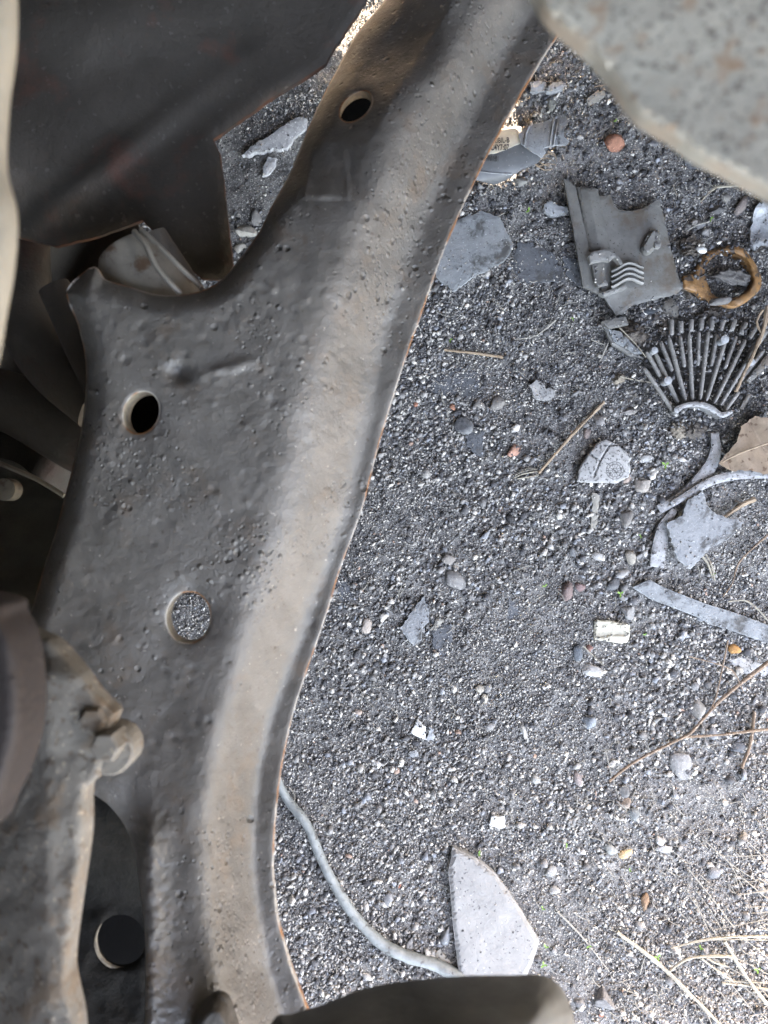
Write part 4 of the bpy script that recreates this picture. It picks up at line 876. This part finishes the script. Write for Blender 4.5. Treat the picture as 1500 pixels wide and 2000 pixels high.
def ell(cx, cy, rx, ry, rot=0, n=36):
    t = np.linspace(0, 2 * math.pi, n, endpoint=False); c, s = math.cos(math.radians(rot)), math.sin(math.radians(rot))
    return np.array([[cx + rx * math.cos(a) * c - ry * math.sin(a) * s, cy + rx * math.cos(a) * s + ry * math.sin(a) * c] for a in t])
holes = [ell(276, 806, 34, 42, 22), ell(695, 208, 23, 37, 48), ell(368, 1206, 43, 50, 8)]
sst = lambda t: np.clip(t, 0, 1) ** 2 * (3 - 2 * np.clip(t, 0, 1))
def gauss(X, Y, cx, cy, sx, sy=None, rot=0):
    sy = sy or sx; c, s = math.cos(math.radians(rot)), math.sin(math.radians(rot)); dx = X - cx; dy = Y - cy
    u = dx * c + dy * s; v = -dx * s + dy * c
    return np.exp(-(u / sx) ** 2 - (v / sy) ** 2)
leftP = np.array(left, float)
dents = [(RNG.uniform(150, 800), 560 + 900 * RNG.random() ** 1.8, RNG.uniform(4, 8), RNG.choice([-1, -1, 1]) * RNG.uniform(.0003, .0009)) for _ in range(260)]
def zarm(X, Y):
    X = np.asarray(X, float); Y = np.asarray(Y, float)
    z = ZA - .048 * np.clip((560 - Y) / 620, 0, 1.2) ** 1.4 + .042 * np.clip((Y - 1150) / 850, 0, 1.2) ** 1.3 + 0 * X
    a = np.interp(Y, yT, xL) - 38; b = np.interp(Y, yT, xR); e = np.interp(Y, yT, xE)
    t = np.clip((X - a) / (b - a), 0, 1.12)
    z -= .036 * sst(np.clip(t / 1.12, 0, 1) ** 1.45)
    lip = np.clip((X - b) / np.maximum(e - b, 5), 0, 1); z += .0008 * lip
    dl = dist_poly(X, Y, leftP, False); lw = sst((Y - 1440) / 80); z -= (.010 - .008 * lw) * np.clip(1 - dl / 46, 0, 1) ** 2
    # top: deep shaded hollow and raised end
    z -= .010 * gauss(X, Y, 800, 90, 60, 170, 62) * (1 - t) 
    z -= .006 * gauss(X, Y, 640, 330, 60, 40, 20)
    z -= .045 * sst((440 - Y) / 360) * np.clip((a - X) / 200, 0, 1.3)
    # mottled relief of the web
    z += .0016 * fbm(X / 70, Y / 70, 3) + .0005 * fbm(X / 16, Y / 16, 3)
    z -= .0065 * gauss(X, Y, 350, 728, 22, 19)
    z += .0020 * gauss(X, Y, 465, 714, 34, 11, -18) + .0015 * gauss(X, Y, 425, 722, 18, 7, -20)
    for cx, cy, s, h in dents: z += h * gauss(X, Y, cx, cy, s)
    # dished rims round the holes
    for cx, cy, r, h in ((276, 806, 52, .0015), (368, 1206, 66, .0035)): z -= h * np.exp(-((np.hypot(X - cx, Y - cy) / r) ** 4))
    # welded patch near the top
    m = sst((X - 598 + (Y - 330) * .15) / 6) * sst((682 - X + (Y - 330) * .1) / 6) * sst((Y - 268) / 7) * sst((392 - Y) / 10); z += .0011 * m * (1 + .4 * np.sin(X / 9))
    # lower leg: rounded ridge falling away to the socket on the left
    low = sst((Y - 1480) / 160); rx = 352 + (Y - 1700) * .02
    z -= low * .010 * sst((300 - X) / 60) * (1 + .25 * np.sin(Y / 50)) + .0012 * low * sst((rx - X) / 30) * fbm(X / 7, Y / 7, 3); z += low * .006 * np.exp(-((X - 286) / 34) ** 2) * sst((Y - 1570) / 90) * (1 + .3 * fbm(X / 12, Y / 18, 3))
    z -= .003 * sst((Y - 1180) / 120) * gauss(X, Y, 330, 1360, 90, 130)
    return z
arm0 = thing('suspension_arm', 'large pitted grey-brown stamped steel arm with holes and rust-edged lip', 'suspension arm', 480, 1000, ZA)
V, F, D, P = sheet(arm_out, zarm, .0035, 5.0, holes=[h[::-1] for h in holes], roll=.0009, rollw=7)
mk('stamped_plate', V, F, M['arm'], parent=arm0, smooth=True, attr={'edge': np.concatenate([np.where((P[:, 0] < 330) & (P[:, 1] > 1440), 50, D[:len(P)]), D[len(P):]])})
for hl, dp in zip(holes, (.011, .007, .009)):
    z_ = zarm(hl[:, 0], hl[:, 1]) - .0012; d = H - z_
    R1 = np.stack([(hl[:, 0] - 750) * K * d, (1000 - hl[:, 1]) * K * d, z_], 1); C = R1.mean(0)
    Ri = C + (R1 - C) * .985; Ro = C + (R1 - C) * 1.06; dn = np.array([0, 0, dp]); m = len(R1)
    V = np.vstack([Ri, Ri - dn, Ro - dn, Ro - [0, 0, .001]]); F = [(q * m + i, q * m + (i + 1) % m, ((q + 1) % 4) * m + (i + 1) % m, ((q + 1) % 4) * m + i) for q in range(4) for i in range(m)]
    mk('hole_collar', V, F, M['collar'], parent=arm0, smooth=True)
# black sheets added under three holes, the shade inside put into their colour
def bplate(pl, z, name='hole_shade_sheet', mt='black', parent=arm0, th=.003):
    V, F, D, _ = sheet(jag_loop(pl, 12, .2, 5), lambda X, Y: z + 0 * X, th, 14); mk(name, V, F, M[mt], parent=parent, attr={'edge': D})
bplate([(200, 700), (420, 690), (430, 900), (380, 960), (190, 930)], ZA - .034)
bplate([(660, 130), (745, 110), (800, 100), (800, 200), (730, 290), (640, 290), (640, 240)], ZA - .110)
hl = ell(236, 1838, 48, 52, 0)
V, F, D, _ = sheet(jag_loop([(60, 1480), (360, 1500), (380, 2150), (60, 2150)], 10, .2, 6), lambda X, Y: ZA - .024 + .042 * np.clip((Y - 1150) / 850, 0, 1.2) ** 1.3 - .055 * sst((Y - 1560) / 220) + .006 * fbm(X / 40, Y / 40, 3), .003, 8, holes=[hl[::-1]], roll=.001, rollw=6)
mk('socket_plate', V, F, M['grime'], parent=arm0, smooth=True)  # near-black colour carries both grime and the shade of the cavity
V, F = tube(np.array([at(a, b, ZA - .046) for a, b in ell(236, 1838, 49, 53)[6:23]]), np.interp(np.arange(17), [0, 5, 11, 16], [.0002, .0012, .0012, .0002]), 6, 0, 1, False); mk('lit_rim_arc', V, F, M['collar'], parent=arm0, smooth=True)  # only the lit crescent of the rim, light put into shape and colour
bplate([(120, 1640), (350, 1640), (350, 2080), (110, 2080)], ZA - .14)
# bushing sleeve poking out behind the arm
slv = []
A = at(395, 590, .325); B_ = at(255, 470, .350)
t_ = np.linspace(0, 1, 12); Pp = A + (B_ - A) * t_[:, None]
Vt, Ft = tube(np.array([at(345, 640, .322), at(300, 570, .326), at(240, 490, .332), at(238, 487, .332)]), [.0235, .0225, .0170, .015], 40, 0, .75)
mk('bushing_sleeve', Vt, Ft, M['sleeve'], parent=arm0, smooth=True)
Vt, Ft = tube(np.array([at(378, 615, .318), at(345, 560, .321), at(287, 467, .326)]), [.0135, .013, .012], 24, 0, .8)
mk('bushing_core', Vt, Ft, M['dark_metal'], parent=arm0, smooth=True)
V, F = tube(path([(262, 452, .346), (285, 480, .350), (305, 520, .351), (335, 556, .350), (352, 573, .347)], step=5), .0016, 8); mk('sleeve_rim', V, F, M['sleeve'], parent=arm0, smooth=True)
V, F = tube(path([(275, 448, .344), (310, 480, .347), (350, 520, .347), (392, 560, .343)], step=5), .0014, 8); mk('sleeve_rim', V, F, M['sleeve'], parent=arm0, smooth=True)

# ------------------------------------------------------------------ dark panel upper left
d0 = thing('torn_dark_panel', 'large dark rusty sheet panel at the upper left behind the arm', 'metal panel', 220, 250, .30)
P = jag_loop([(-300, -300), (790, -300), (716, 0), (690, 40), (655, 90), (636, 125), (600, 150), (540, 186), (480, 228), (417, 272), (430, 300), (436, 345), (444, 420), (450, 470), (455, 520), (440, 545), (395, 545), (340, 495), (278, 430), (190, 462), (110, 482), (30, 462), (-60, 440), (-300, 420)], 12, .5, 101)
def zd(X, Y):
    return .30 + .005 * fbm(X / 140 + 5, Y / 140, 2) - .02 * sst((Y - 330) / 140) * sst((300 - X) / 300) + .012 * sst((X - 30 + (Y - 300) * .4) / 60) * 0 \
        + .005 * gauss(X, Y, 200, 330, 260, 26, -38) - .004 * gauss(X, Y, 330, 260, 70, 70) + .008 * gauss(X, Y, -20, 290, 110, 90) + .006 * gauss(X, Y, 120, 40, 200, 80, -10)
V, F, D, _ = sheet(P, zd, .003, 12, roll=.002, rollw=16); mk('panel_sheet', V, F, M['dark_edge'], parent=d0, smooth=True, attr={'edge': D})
# subframe parts at left, dim
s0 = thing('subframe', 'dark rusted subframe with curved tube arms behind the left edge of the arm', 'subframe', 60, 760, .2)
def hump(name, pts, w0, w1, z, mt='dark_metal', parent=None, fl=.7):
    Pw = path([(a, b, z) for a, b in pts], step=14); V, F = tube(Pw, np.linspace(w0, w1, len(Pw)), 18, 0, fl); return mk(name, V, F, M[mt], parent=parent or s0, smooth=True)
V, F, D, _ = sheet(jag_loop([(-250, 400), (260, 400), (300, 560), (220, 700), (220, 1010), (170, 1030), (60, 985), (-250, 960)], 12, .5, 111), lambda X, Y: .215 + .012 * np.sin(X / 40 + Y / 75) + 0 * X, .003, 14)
mk('shade_backing', V, F, M['dark_metal'], parent=s0, smooth=True, attr={'edge': D})  # dark sheet added behind the tubes for the shaded void
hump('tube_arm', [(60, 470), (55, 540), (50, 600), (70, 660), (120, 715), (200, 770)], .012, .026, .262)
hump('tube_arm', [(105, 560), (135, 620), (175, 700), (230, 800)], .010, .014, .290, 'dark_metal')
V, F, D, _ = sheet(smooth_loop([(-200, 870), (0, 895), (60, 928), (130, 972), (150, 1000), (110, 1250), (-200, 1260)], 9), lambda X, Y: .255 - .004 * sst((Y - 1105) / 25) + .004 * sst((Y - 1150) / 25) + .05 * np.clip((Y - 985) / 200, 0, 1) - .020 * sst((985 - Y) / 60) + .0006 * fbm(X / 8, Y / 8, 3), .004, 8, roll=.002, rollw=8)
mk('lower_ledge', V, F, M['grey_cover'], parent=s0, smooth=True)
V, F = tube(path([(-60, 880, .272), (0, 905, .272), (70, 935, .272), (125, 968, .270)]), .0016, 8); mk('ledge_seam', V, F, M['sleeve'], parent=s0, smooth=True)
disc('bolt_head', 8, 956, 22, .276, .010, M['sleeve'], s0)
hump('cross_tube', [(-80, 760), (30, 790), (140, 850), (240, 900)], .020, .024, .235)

# ------------------------------------------------------------------ near bracket with bolt, lower left
b0_ = thing('rusty_bracket', 'blurred tan rusty bracket with bolt at the lower left', 'bracket', 90, 1650, .47)
P = smooth_loop([(-250, 1150), (-40, 1180), (40, 1226), (80, 1245), (105, 1260), (150, 1310), (178, 1350), (205, 1380), (222, 1395), (215, 1420), (205, 1470), (190, 1520), (165, 1545), (162, 1640), (150, 1730), (140, 1800), (128, 1900), (120, 2100), (-250, 2100)], 8)
V, F, D, _ = sheet(P, lambda X, Y: .475 + .002 * fbm(X / 50, Y / 50, 3) + .0006 * fbm(X / 14, Y / 14, 2) - .036 * np.clip((95 - X) / 240, 0, 1) ** 1.2 + .012 * np.clip((Y - 1480) / 520, 0, 1) - .006 * sst((1330 - Y) / 60), .010, 9, roll=.0012, rollw=8)
mk('bracket_plate', V, F, M['bracket'], parent=b0_, smooth=True, attr={'edge': D})
V, F = tube(np.array([at(190, 1470, .462), at(205, 1468, .470), at(212, 1467, .478), at(214, 1467, .480)]), [.0105, .0105, .0098, .008], 26, 0, 1); 
def cyl(name, px, py, z0_, z1_, r, mt, parent, seg=24, bev=.0008):
    C0 = at(px, py, z1_); ring = lambda rr, z: [(C0[0] + rr * math.cos(a), C0[1] + rr * math.sin(a), z) for a in np.linspace(0, 2 * math.pi, seg, endpoint=False)]
    V = np.array(ring(r, z0_) + ring(r, z1_ - bev) + ring(r - bev, z1_)); F = [(q * seg + i, q * seg + (i + 1) % seg, (q + 1) * seg + (i + 1) % seg, (q + 1) * seg + i) for q in range(2) for i in range(seg)]
    F += [tuple(range(2 * seg, 3 * seg)), tuple(range(seg))[::-1]]; return mk(name, V, F, M[mt], parent=parent)
wsh = cyl('washer', 212, 1468, .462, .474, .0092, 'bracket', b0_)
cyl('bolt_head', 203, 1462, .470, .483, .0056, 'bracket', b0_, seg=6)
cyl('bolt_head', 178, 1410, .462, .478, .0050, 'bracket', b0_, seg=6)
k0 = thing('brown_cover', 'dark brown blurred rubber cover at the left edge beside the bracket', 'rubber cover', -20, 1400, .56)
V, F, D, _ = sheet(smooth_loop([(-300, 1150), (-20, 1170), (12, 1205), (35, 1250), (48, 1330), (48, 1420), (30, 1500), (0, 1570), (-60, 1650), (-300, 1700)], 10), lambda X, Y: .53 + .0 * X, .014, 14, roll=.006, rollw=30)
mk('cover_sheet', V, F, M['brown'], parent=k0, smooth=True)
e0 = thing('cream_cable_cover', 'out-of-focus cream cable cover running down the upper left edge', 'cable cover', -10, 300, .58)
V, F = tube(path([(-15, -120, .56), (-12, 60, .56), (-28, 200, .56), (-32, 330, .56), (-12, 420, .56), (-18, 520, .56), (-32, 600, .56), (-50, 700, .56), (-90, 820, .56)], step=10), [.0058] * 1 + [] if False else .0056, 20, 0, 1)
mk('cover_tube', V, F, M['cream'], parent=e0, smooth=True)

# ------------------------------------------------------------------ blurred panel at top right
g0 = thing('grey_body_panel', 'large blurred grey speckled metal panel with rusty edge at the top right', 'metal panel', 1330, 130, .56)
P = smooth_loop([(1000, -400), (1030, -80), (1052, -5), (1078, 35), (1128, 78), (1180, 130), (1232, 205), (1262, 235), (1310, 262), (1362, 300), (1420, 330), (1500, 372), (1640, 450), (2300, 700), (2500, -600), (1800, -900), (1200, -800)], 11)
V, F, D, _ = sheet(P, lambda X, Y: .585 + .004 * fbm(X / 300, Y / 300, 2) + .006 * sst((X - 1100) / 500), .004, 16, roll=.002, rollw=14)
mk('panel_sheet', V, F, M['panel'], parent=g0, smooth=True, attr={'edge': D})
# ------------------------------------------------------------------ blurred cover at the bottom
m0 = thing('hose_cover', 'blurred dark grey rounded cover at the bottom edge below the stone plate', 'cover', 850, 1990, .5)
P = smooth_loop([(520, 2030), (570, 1994), (625, 1978), (700, 1947), (790, 1930), (900, 1920), (1000, 1918), (1062, 1918), (1095, 1935), (1113, 1965), (1122, 2010), (1130, 2300), (480, 2300)], 9)
V, F, D, _ = sheet(P, lambda X, Y: .50 + .006 * gauss(X, Y, 960, 2040, 130, 60) - .004 * gauss(X, Y, 760, 1975, 80, 40), .004, 8, roll=.022, rollw=100)
mk('cover_shell', V, F, M['grey_cover'], parent=m0, smooth=True)
V, F, D, _ = sheet(smooth_loop([(370, 2080), (375, 2010), (395, 1975), (420, 1962), (445, 1985), (460, 2080)], 6), lambda X, Y: .42 + 0 * X, .010, 6, roll=.006, rollw=16)
o = mk('rounded_tab', V, F, M['dark_metal'], smooth=True, label='small rounded dark tab rising at the bottom left of the blurred cover', cat='metal tab')

# ------------------------------------------------------------------ unseen panels added in place of a vehicle body, to block sky and sun
c0 = thing('shade_panels', 'unseen panels standing in for a vehicle body, added to shade the arm', 'light blocker', 750, 1000, 0)
def wall(name, c, s, rz=0):
    V, F = box(c, s, rz); mk(name, V, F, M['body'], parent=c0)
wall('roof_blocker', (-.52, .285, .94), (2.24, 1.07, .04))
wall('rear_roof_blocker', (-.86, -.80, .945), (1.62, 1.10, .04))
wall('rear_blocker', (-.62, -.80, .48), (1.0, .03, .90))
wall('outer_blocker', (.70, .46, .46), (.03, .80, .92))
wall('inner_blocker', (-.80, .0, .47), (.03, 1.58, .92))
V = np.array([(x, y, z) for x, zb in ((-.85, .03), (.118, .122)) for y in (.785, .815) for z in (zb, .92)])
mk('front_blocker', V, [(0, 1, 3, 2), (4, 6, 7, 5), (0, 4, 5, 1), (2, 3, 7, 6), (0, 2, 6, 4), (1, 5, 7, 3)], M['body'], parent=c0)
wall('corner_blocker', (.618, .80, .46), (.936, .03, .92))
wall('slot_blocker', (.134, .80, .535), (.030, .03, .77))
V, F = join([box((-.8, 2.6, .26), (4.6, .12, .52)), box((-.8, 2.6, .545), (4.7, .18, .045))])  # added out of view to cut off the low sky at the front
mk('horizon_blocker', V, F, M['yard'], label='unseen low wall added beyond the front panels to block the low sky', cat='wall')
